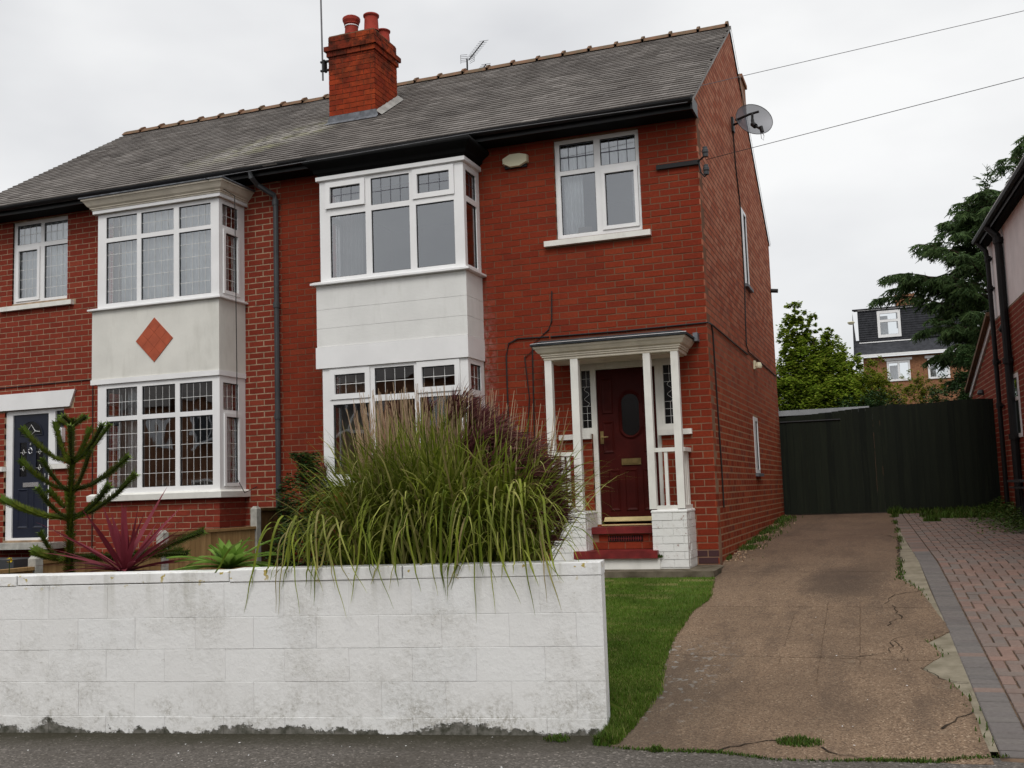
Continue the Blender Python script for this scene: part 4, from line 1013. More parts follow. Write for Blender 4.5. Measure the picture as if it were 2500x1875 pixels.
for u0, u1 in ((-1.462, -1.352), (-.522, -.395)):
    mb = MB(); mb.lbox(BD, u0, u1, 1.515, 2.165, -.04, -.035); mb.build('side_pane', 'glassdk', door)
    mb = MB(); uc = (u0+u1)/2
    for v in (1.60, 1.68, 1.76, 1.98, 2.07): mb.lbox(BD, u0, u1, v, v+.003, -.0345, -.031)
    mb.lbox(BD, uc-.0015, uc+.0015, 1.52, 1.76, -.0343, -.0312); mb.lbox(BD, uc-.0015, uc+.0015, 1.98, 2.16, -.0343, -.0312)
    prev = None
    for k in range(25):
        t = k/24; p = (uc+.028*math.sin(t*2*math.pi*2), 1.76+.22*t)
        if prev: mb.tube([(prev[0], .083, prev[1]), (p[0], .083, p[1])], .0016, 4, cap=False)
        prev = p
    mb.build('side_leading', 'leadw', door)
for q in ((-1.715, -1.346), (-.586, -.217)):
    mb = MB(); mb.box(q[0], q[1], -.05, .04, 1.388, 1.446); mb.build('sidelight_sill', 'cream', door)
mb = MB(); mb.box(-1.6, -.3, .6, .62, .42, 2.3); mb.build('hall_wall', 'room', door)

porch = bpy.data.objects.new('porch', None); COL.objects.link(porch); porch.parent = house_r; porch.location = Vector((-.98, -.25, 0))-wloc(house_r)
PYF = -.46
for xa, xb in ((-1.719, -1.640), (-1.426, -1.342), (-.622, -.546), (-.326, -.248)):
    mb = MB(); mb.box(xa, xb, PYF, PYF+.075, .60, 2.245); mb.build('post', 'cream', porch)
for xa, xb in ((-1.640, -1.426), (-.546, -.326)):
    mb = MB(); mb.box(xa, xb, PYF+.012, PYF+.062, 1.193, 1.236); mb.build('hand_rail', 'cream', porch)
    mb = MB(); mb.box(xa, xb, PYF+.012, PYF+.062, .590, .635); mb.build('bottom_rail', 'cream', porch)
for xa in (-1.575, -1.515, -.448):
    mb = MB(); mb.box(xa, xa+.034, PYF+.02, PYF+.054, .635, 1.193); mb.build('baluster', 'cream', porch)
for xa, xb in ((-.322, -.252), (-1.715, -1.645)):
    mb = MB(); mb.box(xa-.004, xb+.012, -.385, -.0, 1.195, 1.238); mb.build('hand_rail', 'cream', porch)
    mb = MB(); mb.box(xa, xb, -.385, -.0, .590, .635); mb.build('bottom_rail', 'cream', porch)
    for y_ in (-.30, -.20, -.10, -.035):
        mb = MB(); mb.box((xa+xb)/2-.017, (xa+xb)/2+.017, y_-.017, y_+.017, .635, 1.193); mb.build('baluster', 'cream', porch)
mb = MB(); cornice(mb, -1.70, -.262, -.44, [(.02, 2.242), (.025, 2.25), (.025, 2.272), (.04, 2.276), (.04, 2.292), (.052, 2.296), (.052, 2.31), (.075, 2.325), (.10, 2.36), (.115, 2.375), (.118, 2.395)], close=True); mb.build('cornice', 'corn', porch)
mb = MB(); cornice(mb, -1.70, -.262, -.44, [(.12, 2.395), (.14, 2.398), (.142, 2.418), (.05, 2.46)]); mb.build('porch_roof', 'felt', porch)
mb = MB(); mb.quad((-1.84, -.584, 2.4215), (-.12, -.584, 2.4215), (-.13, -.565, 2.428), (-1.83, -.565, 2.428)); mb.build('lead_trim', 'upvc', porch)
mb = MB(); mb.box(-.14, -.09, -.12, -.001, 2.38, 2.47); mb.build('lead_flashing', 'lead', porch)
mb = MB(); mb.box(-1.70, -.27, -.42, -.001, 2.232, 2.242); mb.build('porch_ceiling', 'corn', porch)
# painted brick plinths
def plinth(xa, xb):
    co = MB(); co.box(xa+.004, xb-.004, -.466+.004, 0, -.02, .56); co.build('plinth_core', 'render', porch)
    for k in range(7):
        z0 = .002+k*.0803; off = .11 if k % 2 else 0
        segs = [xa]+[q for q in ([xa+off+.11 if off else xa+.2215] if True else [])]+[xb]
        segs = sorted(set([xa, xa+(.11 if k % 2 else .2215), xa+(.3315 if k % 2 else xb-xa), xb]))
        segs = [s for s in segs if s <= xb]
        for a, b in zip(segs, segs[1:]):
            if b-a < .02: continue
            p = MB(); j = R.uniform(-.003, .003); p.box(a+.003, b-.003, -.47+j, -.40, z0, z0+.074); p.build('brick', 'plinth', porch)
        ysg = [-.40, -.21, -.0] if k % 2 else [-.40, -.30, -.08, 0]
        for a, b in zip(ysg, ysg[1:]):
            j = R.uniform(-.003, .003); p = MB(); p.box(xb-.04, xb+j, a+.003, b-.003, z0, z0+.074); p.build('brick', 'plinth', porch)
            p = MB(); p.box(xa+j, xa+.04, a+.003, b-.003, z0, z0+.074); p.build('brick', 'plinth', porch)
    # rounded mortar cap
    c = MB(); cornice(c, xa+.006, xb-.006, -.462, [(.0, .558), (.010, .565), (.010, .578), (.0, .590), (-.03, .592)]); c.build('plinth_cap', 'plinth', porch)
plinth(-.605, -.232); plinth(-1.712, -1.318)
mb = MB(); mb.box(-1.36, -.56, -.26, .05, .346, .417); mb.build('door_step', 'redstep', porch)
mb = MB(); mb.box(-1.445, -.545, -.54, -.22, .098, .178); mb.build('lower_step', 'redstep', porch)
mb = MB(); mb.box(-1.35, -.60, -.21, -.02, .18, .345); mb.build('step_riser', 'mort_r', porch)
for k in range(2):
    for i in range(4):
        a = -1.33+i*.185+(.08 if k else 0); p = MB(); p.box(a, min(a+.178, -.605), -.216, -.20, .183+k*.08, .183+k*.08+.072); p.build('brick', 'rbi', porch)
mb = MB(); mb.box(-1.146, -.765, -.224, -.214, .262, .322); mb.build('air_grille', 'soot', porch)
mb = MB()
for i in range(14): a = -1.135+i*.0265; mb.box(a, a+.008, -.230, -.223, .268, .316)
mb.box(-1.14, -.77, -.231, -.2245, .290, .295); mb.build('grille_bars', 'redstep', porch)
mb = MB(); mb.box(-1.46, -.53, -.50, -.10, -.05, .097); mb.build('step_foundation', 'cream', porch)

# ---- left front door ----
dl_ = bpy.data.objects.new('front_door', None); COL.objects.link(dl_); dl_.parent = house_l; dl_.location = Vector((-9.36, 0, .4))-wloc(house_l)
BDl = XZ(.03)
mb = MB(); fill(mb, BDl, (-10.2, -8.765, 1.42, 2.185), [(-9.685, -9.055, .4, 2.125), (-8.94, -8.785, 1.49, 2.148), (-10.15, -9.80, 1.49, 2.12)], -.07, 0)
mb.lbox(BDl, -9.79, -9.685, .375, 1.42, -.07, 0); mb.lbox(BDl, -9.055, -9.012, .375, 1.42, -.07, 0); mb.lbox(BDl, -9.685, -9.055, .375, .432, -.07, 0.001); mb.build('frame', 'upvc', dl_)
mb = MB(); fill(mb, BDl, (-9.682, -9.058, .434, 2.122), [(-9.575, -9.45, 1.27, 1.74), (-9.29, -9.165, 1.27, 1.74)], -.05, -.02); mb.build('door_leaf', 'navy', dl_)
for q in ((-9.575, -9.45, 1.27, 1.74), (-9.29, -9.165, 1.27, 1.74)):
    mb = MB(); mb.lbox(BDl, *q, -.035, -.03); mb.build('door_pane', 'glassdk', dl_)
    mb = MB(); uc = (q[0]+q[1])/2
    for vv in (1.38, 1.60):
        mb.lbox(BDl, q[0], q[1], vv, vv+.003, -.0295, -.027)
        mb.tube([(uc-.022, .055, vv), (uc, .055, vv+.045), (uc+.022, .055, vv), (uc, .055, vv-.03), (uc-.022, .055, vv)], .003, 4)
    mb.build('leading', 'leadw', dl_)
mb = MB(); cxl, czl, rr = -9.37, 1.83, .20
mb.poly([(cxl+rr*math.cos(math.pi*i/16), .0485, czl+rr*math.sin(math.pi*i/16)) for i in range(17)]); mb.build('fanlight_glass', 'glassdk', dl_)
mb = MB(); mb.tube([(cxl+rr*math.cos(math.pi*i/16), .046, czl+rr*math.sin(math.pi*i/16)) for i in range(17)]+[(cxl-rr, .046, czl), (cxl+rr, .046, czl)], .008, 5); mb.build('fanlight_beading', 'navy', dl_)
mb = MB(); mb.tube([(cxl-.15, .043, czl+.05), (cxl-.07, .043, czl+.06), (cxl, .043, czl+.15), (cxl+.07, .043, czl+.06), (cxl+.15, .043, czl+.05)], .004, 4); mb.tube([(cxl-.07, .043, czl+.06), (cxl, .043, czl+.01), (cxl+.07, .043, czl+.06)], .004, 4); mb.build('fanlight_leading', 'leadw', dl_)
for q in ((-9.60, -9.41, .56, 1.10), (-9.33, -9.14, .56, 1.10)): panel(*q, B=BDl, mat='navy', par=dl_, d=-.02)
mb = MB(); mb.lbox(BDl, -9.499, -9.227, 1.125, 1.185, -.02, -.006); mb.build('letter_box', 'chrome', dl_)
mb = MB(); mb.lathe((-9.365, .03, 1.68), [(.001, .05), (.012, .04), (.012, .02)], 10)
mb.tube([(-9.365+.03*math.sin(a*.3927), .028, 1.665-.045+.04*math.cos(a*.3927)) for a in range(17)], .007, 6); mb.build('knocker', 'chrome', dl_)
mb = MB(); mb.tube([(-9.085, .0, 1.14), (-9.085, .0, 1.30)], .008, 6); mb.build('handle', 'chrome', dl_)
for q, c_, r_ in (((-8.94, -8.785, 1.49, 2.148), 2, 3), ((-10.15, -9.80, 1.49, 2.12), 3, 3)):
    mb = MB(); mb.lbox(BDl, *q, -.035, -.03); mb.build('side_pane', 'glassdk', dl_); mb = MB(); leadgrid(mb, BDl, q, c_, r_, .003, -.0295); mb.build('side_leading', 'leadg', dl_)
for q in ((-9.01, -8.66), (-10.2, -9.795)):
    mb = MB(); mb.box(q[0], q[1], -.045, .03, 1.352, 1.414); mb.build('sidelight_sill', 'cream', dl_)
mb = MB(); v = [(-10.15, 2.19), (-8.645, 2.19), (-8.552, 2.418), (-10.15, 2.418)]
mb.hexa([(v[0][0], -.035, v[0][1]), (v[1][0], -.035, v[1][1]), (v[1][0], -.003, v[1][1]), (v[0][0], -.003, v[0][1]), (v[3][0], -.035, v[3][1]), (v[2][0], -.035, v[2][1]), (v[2][0], -.003, v[2][1]), (v[3][0], -.003, v[3][1])]); mb.build('lintel', 'upvc', dl_)
mb = MB(); mb.box(-8.775, -8.735, -.07, -.004, 1.71, 1.905); mb.build('wall_lamp', 'upvc', dl_)
mb = MB(); mb.box(-9.95, -8.70, -.30, -.004, .29, .372); mb.build('step', 'conc', dl_)
mb = MB(); mb.box(-10.3, -8.75, -.85, -.31, .02, .19); mb.build('lower_step', 'greypipe', dl_)

# ================================================================ garden wall of painted blocks
gw = thing('garden_wall', wp(-2.5, -.1, -.6), 'low white painted concrete block wall along the pavement, paint peeling off its foot', 'wall')
def wbox(name, u0, u1, z0, z1, f=0.0, b=-.19, ch=.0016, par=gw):
    mb = MB(); O = W0
    P = lambda u, d, z: (O+WD*u+WN*d+Vector((0, 0, z)))
    c = ch
    A = [P(u0+c, f, z0+c), P(u1-c, f, z0+c), P(u1-c, f, z1-c), P(u0+c, f, z1-c)]; Bq = [P(u0, f-c, z0), P(u1, f-c, z0), P(u1, f-c, z1), P(u0, f-c, z1)]; Cq = [P(u0, b, z0), P(u1, b, z0), P(u1, b, z1), P(u0, b, z1)]
    i = len(mb.v); mb.v = [tuple(p) for p in A+Bq+Cq]
    mb.f = [(0, 1, 2, 3)]+[(k+4, (k+1) % 4+4, (k+1) % 4, k) for k in range(4)]+[(k+8, (k+1) % 4+8, (k+1) % 4+4, k+4) for k in range(4)]+[(11, 10, 9, 8)]
    mb.mi = [0]*len(mb.f); return mb.build(name, 'wall', par)
ULEFT = -6.6
zc = [-.72, -.502, -.291, -.092, .103, .3165]
for k, (z0, z1) in enumerate(zip(zc, zc[1:])):
    bl = .402; off = (-.16 if k % 2 else -.36); u = 0.0; e = 0
    edges_ = [0.0]
    u = off
    while u > ULEFT: edges_.append(u+R.uniform(-.01, .01)); u -= bl
    edges_.append(ULEFT)
    for a, b in zip(edges_, edges_[1:]):
        if a-b < .03: continue
        j = R.uniform(-.004, .003)
        wbox('block', b+.0006, a-.0006, z0+.0009, z1-.0009, j*.35+(.004 if k == 0 else 0))
for a, b in ((.004, -1.21), (-1.21, -2.335), (-2.335, -3.815), (-3.815, -5.2), (-5.2, ULEFT)):
    j = R.uniform(-.003, .003); hz = .395 if a > -1.3 else .385
    wbox('coping_slab', b+.004, a-.003, .3185+(.004 if a > -2.4 and a < -1.3 else 0), hz, .005+j, -.21, .004)
co = MB(); B = basis(W0, WD, (0, 0, 1), WN); co.lbox(B, ULEFT+.004, -.004, -.7, .318, -.18, -.0035); co.build('wall_core', 'wall', gw)

# ================================================================ garden
bed = MB(); nx, ny = 30, 26
def bedz(x, y):
    base = gz(y)-.0
    t = max(0, min(1, (-.75-x)/.5)); wall_y = W0.y+(x-W0.x)*.1673
    s = max(0, min(1, (wall_y+1.0-y)/.4))
    return base+(.33-base)*t*s if True else base
gr = [[None]*(ny+1) for _ in range(nx+1)]
for i in range(nx+1):
    for j in range(ny+1):
        x = -13+(13.0-.35)*i/nx if i < nx else -.35
        y0 = W0.y+(x-W0.x)*.1673+.19; y = y0+(-.0-y0)*j/ny
        gr[i][j] = (x, y, bedz(x, y))
for i in range(nx):
    for j in range(ny): bed.quad(gr[i][j], gr[i+1][j], gr[i+1][j+1], gr[i][j+1])
struct(bed.build('garden_bed', 'soil'))
# slab apron in front of the porch
ap = MB(); zs = -.018
ap.hexa([(-3.2, -.90, zs-.09), (.07, -.80, zs-.09), (.07, .0, zs-.05), (-3.2, .0, zs-.05), (-3.2, -.90, zs), (.07, -.80, zs+.002), (.07, .0, zs+.006), (-3.2, .0, zs+.006)]); struct(ap.build('path_slab', 'slab'))
# lawn strip
lawn_left = -1.9
def lawn_right(y): return interp(left_edge, y)+.02
lm = MB(); yl = [-5.52+.1*i for i in range(48)]
for a, b in zip(yl, yl[1:]):
    if b > -.78: break
    xa, xb = lawn_left if a > -5.0 else .2, lawn_left if b > -5.0 else .2
    for k in range(6):
        t0, t1 = k/6, (k+1)/6
        p = lambda t, y, x0: (x0+(lawn_right(y)-x0)*t, y, max(gz(y), bedz(x0+(lawn_right(y)-x0)*t, y) if x0 < -.4 else gz(y))+.008)
        lm.quad(p(t0, a, xa), p(t1, a, xa), p(t1, b, xb), p(t0, b, xb))
lawn = struct(lm.build('lawn', 'lawn'))
gb = MB()
def grassblade(mb, x, y, z, h, lean=.35, w=.0028, m=0):
    a = R.uniform(0, 2*math.pi); d = Vector((math.cos(a), math.sin(a), 0)); s = Vector((-d.y, d.x, 0))*w
    p = Vector((x, y, z)); l = R.uniform(.1, lean)
    q = p+Vector((0, 0, h*.55))+d*h*l*.35; r = p+Vector((0, 0, h))+d*h*l
    i = len(mb.v); mb.v += [tuple(p-s), tuple(p+s), tuple(q+s*.8), tuple(q-s*.8), tuple(r)]
    mb.f += [(i, i+1, i+2, i+3), (i+3, i+2, i+4)]; mb.mi += [m, m]
n = 0
while n < 60000:
    y = -.80-4.75*R.random()**.8
    xr = lawn_right(y)+R.uniform(-.02, .035)*(1 if y < -4 else .6)
    xl = max(lawn_left, (y+5.13)*-.27-.05) if y > -5.1 else .17     # only where the wall end lets it be seen
    xl = .17-(y+5.3)*.32-.15 if y > -5.2 else .165
    if xr-xl < .01: n += 1; continue
    x = R.uniform(xl, xr)
    ed = max(0, 1-(xr-x)/.1)
    h = R.uniform(.018, .036)*(1.0+.5*ed*R.random())+(.03*R.random() if y < -4.7 and R.random() < .4 else 0)
    grassblade(gb, x, y, gz(y)-.004, h, .7, .0022); n += 1
gb.build('lawn_grass', 'lawn', None, kind='stuff')
def tuft(name, label, cat, c, rad, count, h, mat='weed', w=.004, lean=.9, ell=1.0):
    t = MB()
    for i in range(count):
        a = R.uniform(0, 2*math.pi); r = rad*math.sqrt(R.random()); x, y = c[0]+r*math.cos(a)*ell, c[1]+r*math.sin(a)
        hh = h*R.uniform(.4, 1)*(1-.5*r/rad); grassblade(t, x, y, gz(y)-.004, hh, lean, w)
    o = t.build(name, mat); tag(o, label, cat); return o
tuft('grass_tuft', 'tuft of grass growing in the broken front edge of the driveway', 'grass tuft', (1.25, -5.38), .07, 420, .06, ell=1.8)
tuft('weed', 'small weed at the front edge of the drive between lawn end and grass tuft', 'weed', (.52, -5.61), .04, 130, .06)
tuft('weed', 'weed clump at the foot of the white wall end beside the drive', 'weed', (.20, -5.52), .06, 260, .10)
tuft('weed', 'flat weed on the pavement against the white wall foot', 'weed', (-.08, -5.50), .05, 120, .05, ell=1.6)
tuft('weed', 'little green weed beside the right end of the red lower step', 'weed', (-.53, -.50), .03, 80, .05)
bpy.data.objects['weed.003'].location = (0, 0, .16) if 'weed.003' in bpy.data.objects else (0, 0, 0)
tuft('weed', 'dark tuft standing on the paving in front of the green fence', 'weed', (2.24, 4.9), .12, 260, .16)
tuft('weed', 'leafy weed at the join of gate and tall fence', 'weed', (1.75, 6.5), .12, 260, .2)
mo = MB()
def scatter(mb, n, xf, yf, h0, h1, w=.004, lean=.9):
    for i in range(n):
        x, y = xf(), yf(); grassblade(mb, x, y, gz(y)-.003, R.uniform(h0, h1), lean, w)
for i in range(1500):      # moss and weeds along the pavement edge and the cement strip
    x = R.choice([R.gauss(.75, .25), R.gauss(1.75, .2), R.uniform(.3, 2.3)]); x = min(max(x, .25), 2.4)
    y = frontedge(x)+R.gauss(0, .012); grassblade(mo, x, y, gz(y)-.002, R.uniform(.006, .022), .9, .004)
for i in range(900):
    y = R.choice([R.uniform(-1, 6.4), R.uniform(-5.3, 6.4)]); x = interp(right_edge, y)+R.gauss(0, .02); 
    if noise.noise(Vector((x*2, y*1.7, 3))) < -.02: continue
    grassblade(mo, x, y, gz(y)-.002, R.uniform(.01, .04), .9, .005)
for i in range(2600):
    y = R.uniform(.1, 6.7); x = .02+abs(R.gauss(0, .11)); 
    if noise.noise(Vector((x*3, y*1.6, 7))) < -.1 or x > .4: continue
    grassblade(mo, x, y, gz(y)-.002, R.uniform(.015, .06), 1.0, .006)
for i in range(7000):
    y = R.uniform(4.3, 6.7); x = R.uniform(1.7, 3.35)
    if noise.noise(Vector((x*1.7, y*1.7, 5)))+.35*(y-5.5)+.15*(x-2.6) < -.05: continue
    grassblade(mo, x, y, gz(y)-.002, R.uniform(.02, .10)*(1+(x-2)*.3), 1.1, .008)
mo.build('verge_weeds', 'weed', None, kind='stuff')
dead = MB()      # dirt line along the gable foot
for i in range(700):
    y = R.uniform(.1, 6.6); x = .02+abs(R.gauss(0, .09)); grassblade(dead, x, y, gz(y), R.uniform(.005, .02), 1.3, .01)
dead.build('leaf_litter', 'straw', None, kind='stuff')

# ---- leafy helpers
def lit_leaf(mb, p, size, m=0, ratio=.55, up_=.5):
    a = R.uniform(0, 2*math.pi); d = Vector((math.cos(a), math.sin(a), R.uniform(-up_, up_))).normalized()
    s = d.cross(Vector((R.uniform(-.5, .5), R.uniform(-.5, .5), 1))).normalized()
    L_, W_ = size*R.uniform(.7, 1.3), size*ratio
    mb.quad(p-d*L_*.5, p+s*W_*.5, p+d*L_*.5, p-s*W_*.5, m)
# ---- dark shrub by the downpipe
sh = thing('shrub', (-4.5, -.75, 0), 'dark evergreen shrub against the brick wall left of the big grass', 'shrub')
mb = MB()
for i in range(8000):
    t = R.random(); z = .0+1.36*t
    rr = (.40-.17*t+.06*math.sin(z*9))*(R.random()**.4)
    a = R.uniform(0, 2*math.pi); x = -4.68+.12*t+rr*math.cos(a); y = -.72+rr*.75*math.sin(a)
    if noise.noise(Vector((x*5, y*5, z*5))) < -.30: continue
    lit_leaf(mb, Vector((x, y, z)), .055)
mb.build('foliage', 'shrub', sh); mb = MB()
for i in range(5): mb.tube([(-4.6+i*.03, -.72, -.05), (-4.62+R.uniform(-.1, .1), -.72, .6), (-4.5+R.uniform(-.15, .15), -.7, 1.2)], [.014, .01, .004], 5)
mb.build('stem', 'bark', sh)

# ---- big ornamental grass
mg = thing('ornamental_grass', (-1.15, -4.85, .25), 'huge fountain grass clump with drooping green blades and purple plumes spilling over the white wall', 'ornamental grass')
bl_ = MB()
def fblade(mb, base, dirv, length, droop, w, steps=9, m=0, twist=None, rise=1.0):
    p = Vector(base); d = Vector(dirv).normalized(); pts = [p.copy()]; st = length/steps
    for i in range(steps):
        t = (i+1)/steps; d = (d+Vector((0, 0, -1))*droop*(.25+1.5*t*t)/steps*2.0).normalized(); p = p+d*st; pts.append(p.copy())
    s = Vector((dirv[1], -dirv[0], 0)); s = s.normalized() if s.length > 1e-4 else Vector((1, 0, 0))
    s = (s+Vector((R.uniform(-.5, .5), R.uniform(-.5, .5), R.uniform(-.25, .25)))).normalized()
    mb.blade(pts, w, s, m)
    return pts
for i in range(2300):
    bx = R.gauss(-1.04, .33); bx = min(max(bx, -1.42), -.46); by = -4.9+R.gauss(0, .17)+(bx+1.1)*.12
    a = R.uniform(0, 2*math.pi); out_ = R.uniform(.05, .6)
    ex = (bx+1.10)/.7
    d = Vector((math.cos(a)*out_*(1 if math.cos(a) > 0 else .7)+ex*.22, math.sin(a)*out_*.8-.12, 1.0))
    Lh = R.uniform(.62, 1.25)*(1-(.46 if ex < 0 else .18)*min(1.2, abs(ex))**2)
    fblade(bl_, (bx, by, .26), d, Lh, R.uniform(.30, 1.0), R.uniform(.007, .0135))
for i in range(1500):      # front layer arching towards the pavement
    bx = R.uniform(-1.56, -.34); by = W0.y+(bx-W0.x)*.1673+.19+R.uniform(.06, .30)
    ex = (bx+1.08)/.8
    d = Vector((ex*.36+R.gauss(0, .34), -R.uniform(.05, .6), 1.0))
    fblade(bl_, (bx, by, R.uniform(.28, .62 if bx > -1.45 else .38)), d, R.uniform(.35, .85)*(1 if bx > -1.5 else .75), R.uniform(.6, 1.9), R.uniform(.005, .0105), 10)
def hanger(bx, z0, L_, w_):
    # grows up, arches over the coping and hangs down the street face
    y0 = W0.y+(bx-W0.x)*.1673; p = Vector((bx+R.gauss(0, .08), y0+.26, z0)); dx = R.gauss(0, .10); tipz = .385-L_
    apex = Vector((bx+dx, y0+.02, z0+R.uniform(.16, .34))); over = Vector((bx+dx*1.6, y0-.055, .42)); end = Vector((bx+dx*2+R.gauss(0, .02), y0-.035-R.uniform(0, .03), tipz))
    c = [p, p+(apex-p)*.6+Vector((0, 0, .06)), apex, apex+(over-apex)*.5+Vector((0, -.03, .03)), over, over+(end-over)*.35+Vector((0, -.012, 0)), over+(end-over)*.7, end]
    pts = []
    for k in range(len(c)-1):
        a_, b_, e_, f_ = c[max(k-1, 0)], c[k], c[k+1], c[min(k+2, len(c)-1)]
        for q in range(3):
            t = q/3; pts.append(.5*((2*b_)+(e_-a_)*t+(2*a_-5*b_+4*e_-f_)*t*t+(3*b_-a_-3*e_+f_)*t**3))
    pts.append(end); bl_.blade(pts, w_, Vector((1, .25, R.uniform(-.3, .3))).normalized())
for i in range(58):
    u = R.choice([R.gauss(-1.62, .12), R.gauss(-.40, .09), R.uniform(-1.7, -.4), R.uniform(-1.7, -.4)])
    hanger(min(max(u, -1.82), -.24), R.uniform(.34, .44)+(.32*R.random()**2 if u > -1.5 else 0), R.uniform(.0, .15) if R.random() < .7 else R.uniform(.14, .33), R.uniform(.004, .0085))
bl_.build('leaf_blades', 'blade', mg, kind='stuff')
stx = MB(); tops = []
for i in range(420):
    bx = R.gauss(-1.10, .34); bx = min(max(bx, -1.45), -.42); by = -4.88+R.gauss(0, .13)
    ex = (bx+1.2)/.8
    hgt = R.uniform(1.0, 1.36)*(1-.12*abs(ex)**2); d = Vector((ex*.16+R.gauss(0, .07)-.02, R.gauss(0, .07), 1)).normalized()
    p0 = Vector((bx, by, .22)); p1 = p0+d*hgt*.5; p2 = p0+d*hgt+Vector((R.gauss(0, .02), 0, 0))
    stx.tube([p0, p1, p2], [.0042, .0036, .0018], 4, cap=False); tops.append((p2, d))
stx.build('flower_stems', 'straw', mg, kind='stuff')
def plume(base, d, size, droop, name='plume'):
    mb = MB(); d = Vector(d).normalized(); k = 0
    for i in range(30):
        t = i/30; o = base+d*size*.42*t
        a = R.uniform(0, 2*math.pi); side = Vector((math.cos(a), math.sin(a), 0))
        dd = (d*1.1+side*R.uniform(.25, .65)+Vector((droop, 0, 0))).normalized(); L_ = size*R.uniform(.45, .85)
        p = Vector(o); pts = [p.copy()]
        for s_ in range(4): dd = (dd+Vector((droop*.35, 0, -.16))).normalized(); p = p+dd*L_/4; pts.append(p.copy())
        mb.blade(pts, .0034, side.cross(dd).normalized() if side.cross(dd).length > .01 else Vector((1, 0, 0)))
    o = mb.build(name, 'plume', mg); return o
for i in range(34):
    x = R.uniform(-.86, -.52); z = R.uniform(.95, 1.30)-(x+.86)*.5
    plume(Vector((x, -4.98+R.uniform(-.15, .1), z)), (R.uniform(.1, .6), R.uniform(-.25, .2), 1), R.uniform(.22, .32), .2)
# plumes: thick on the right, a few in the middle
for i in range(30):
    x = R.uniform(-.90, -.50); z = R.uniform(1.08, 1.42)
    z = 1.45-(x+.86)*1.3+R.uniform(-.18, .02)
    plume(Vector((x, -4.85+R.uniform(-.12, .12), z-.10)), (R.uniform(.0, .35), R.uniform(-.2, .2), 1), R.uniform(.2, .3), .15)
for i in range(84):
    x = R.uniform(-.74, -.30); z = R.uniform(.62, 1.12)-(x+.62)*.7
    plume(Vector((x, -4.95+R.uniform(-.22, .12), z)), (R.uniform(.35, .9), R.uniform(-.25, .2), R.uniform(.3, 1)), R.uniform(.25, .36), .28)
for x, z in ((-1.36, 1.38), (-1.31, 1.32), (-.92, 1.40), (-.96, 1.33), (-1.02, 1.25), (-1.9, 1.0), (-1.94, .86), (-.22, .55), (-1.1, 1.38)):
    plume(Vector((x, -4.9, z-.05)), (-.1 if x < -1.5 else .05, 0, 1), R.uniform(.14, .2), -.1 if x < -1.2 else .06)
fd = MB()      # stems that carry the right-hand plumes
for i in range(130):
    x = R.uniform(-.85, -.28); z = 1.15-(x+.85)*1.0+R.uniform(-.25, .1)
    fd.tube([(x*.7-.38, -4.9+R.uniform(-.1, .1), .25), (x-.07, -4.9, z*.7), (x, -4.88+R.uniform(-.1, .1), z)], [.0032, .0026, .0014], 4, cap=False)
fd.build('flower_stems', 'plume', mg, kind='stuff')

# ---- monkey puzzle tree
mp_ = thing('monkey_puzzle_tree', (-4.12, -4.9, .25), 'young monkey puzzle tree with spiky whorled branches in front of the left house', 'tree')
def spiny(pts, r0, r1, dens, name, par, tip=True):
    pts = [Vector(p) for p in pts]; mb = MB()
    # resample
    seg = []; tot = sum((b-a).length for a, b in zip(pts, pts[1:])); acc = 0
    n = max(3, int(tot/.006))
    def at(t):
        d = t*tot; 
        for a, b in zip(pts, pts[1:]):
            l = (b-a).length
            if d <= l or b is pts[-1]: return a+(b-a)*min(1, d/l), (b-a).normalized()
            d -= l
    k = 0
    for i in range(n):
        t = i/n; p, d = at(t); r = r0+(r1-r0)*t
        a1 = d.cross(Vector((.3, .2, 1))).normalized(); a2 = d.cross(a1)
        for q in range(dens):
            an = k*2.39996+q*2*math.pi/dens; o = a1*math.cos(an)+a2*math.sin(an); k += 1
            b = p+o*r*.45; e = b+(d*.8+o*1.1)*r*R.uniform(1.1, 1.55) ; s = d.cross(o).normalized()*r*.42
            m_ = 1 if (tip and t > .80) else 0
            mb.poly([b-s*.5, b+d*r*.2-s, e, b+d*r*.2+s], m_)
    core = [at(i/12)[0] for i in range(13)]; mb.tube(core, [(r0+(r1-r0)*i/12)*.62 for i in range(13)], 7, 2)
    return mb.build(name, ['mpleaf', 'mplite', 'mpdark'], par)
cx, cy = -4.12, -4.9
spiny([(cx-.01, cy, .18), (cx-.005, cy, .75), (cx, cy, 1.1), (cx+.0, cy, 1.5)], .036, .023, 3, 'trunk', mp_, False)
def br(z0, dx, dz, dy, r=.023, sag=-.25, k=0):
    b = Vector((cx, cy, z0)); e = Vector((cx+dx, cy+dy, z0+dz)); m1 = b+(e-b)*.35+Vector((0, 0, sag*abs(dz)*.75)); m2 = b+(e-b)*.7+Vector((0, 0, sag*abs(dz)*.6))
    return spiny([b, m1, m2, e], r*.60, r*.95, 3, 'branch', mp_)
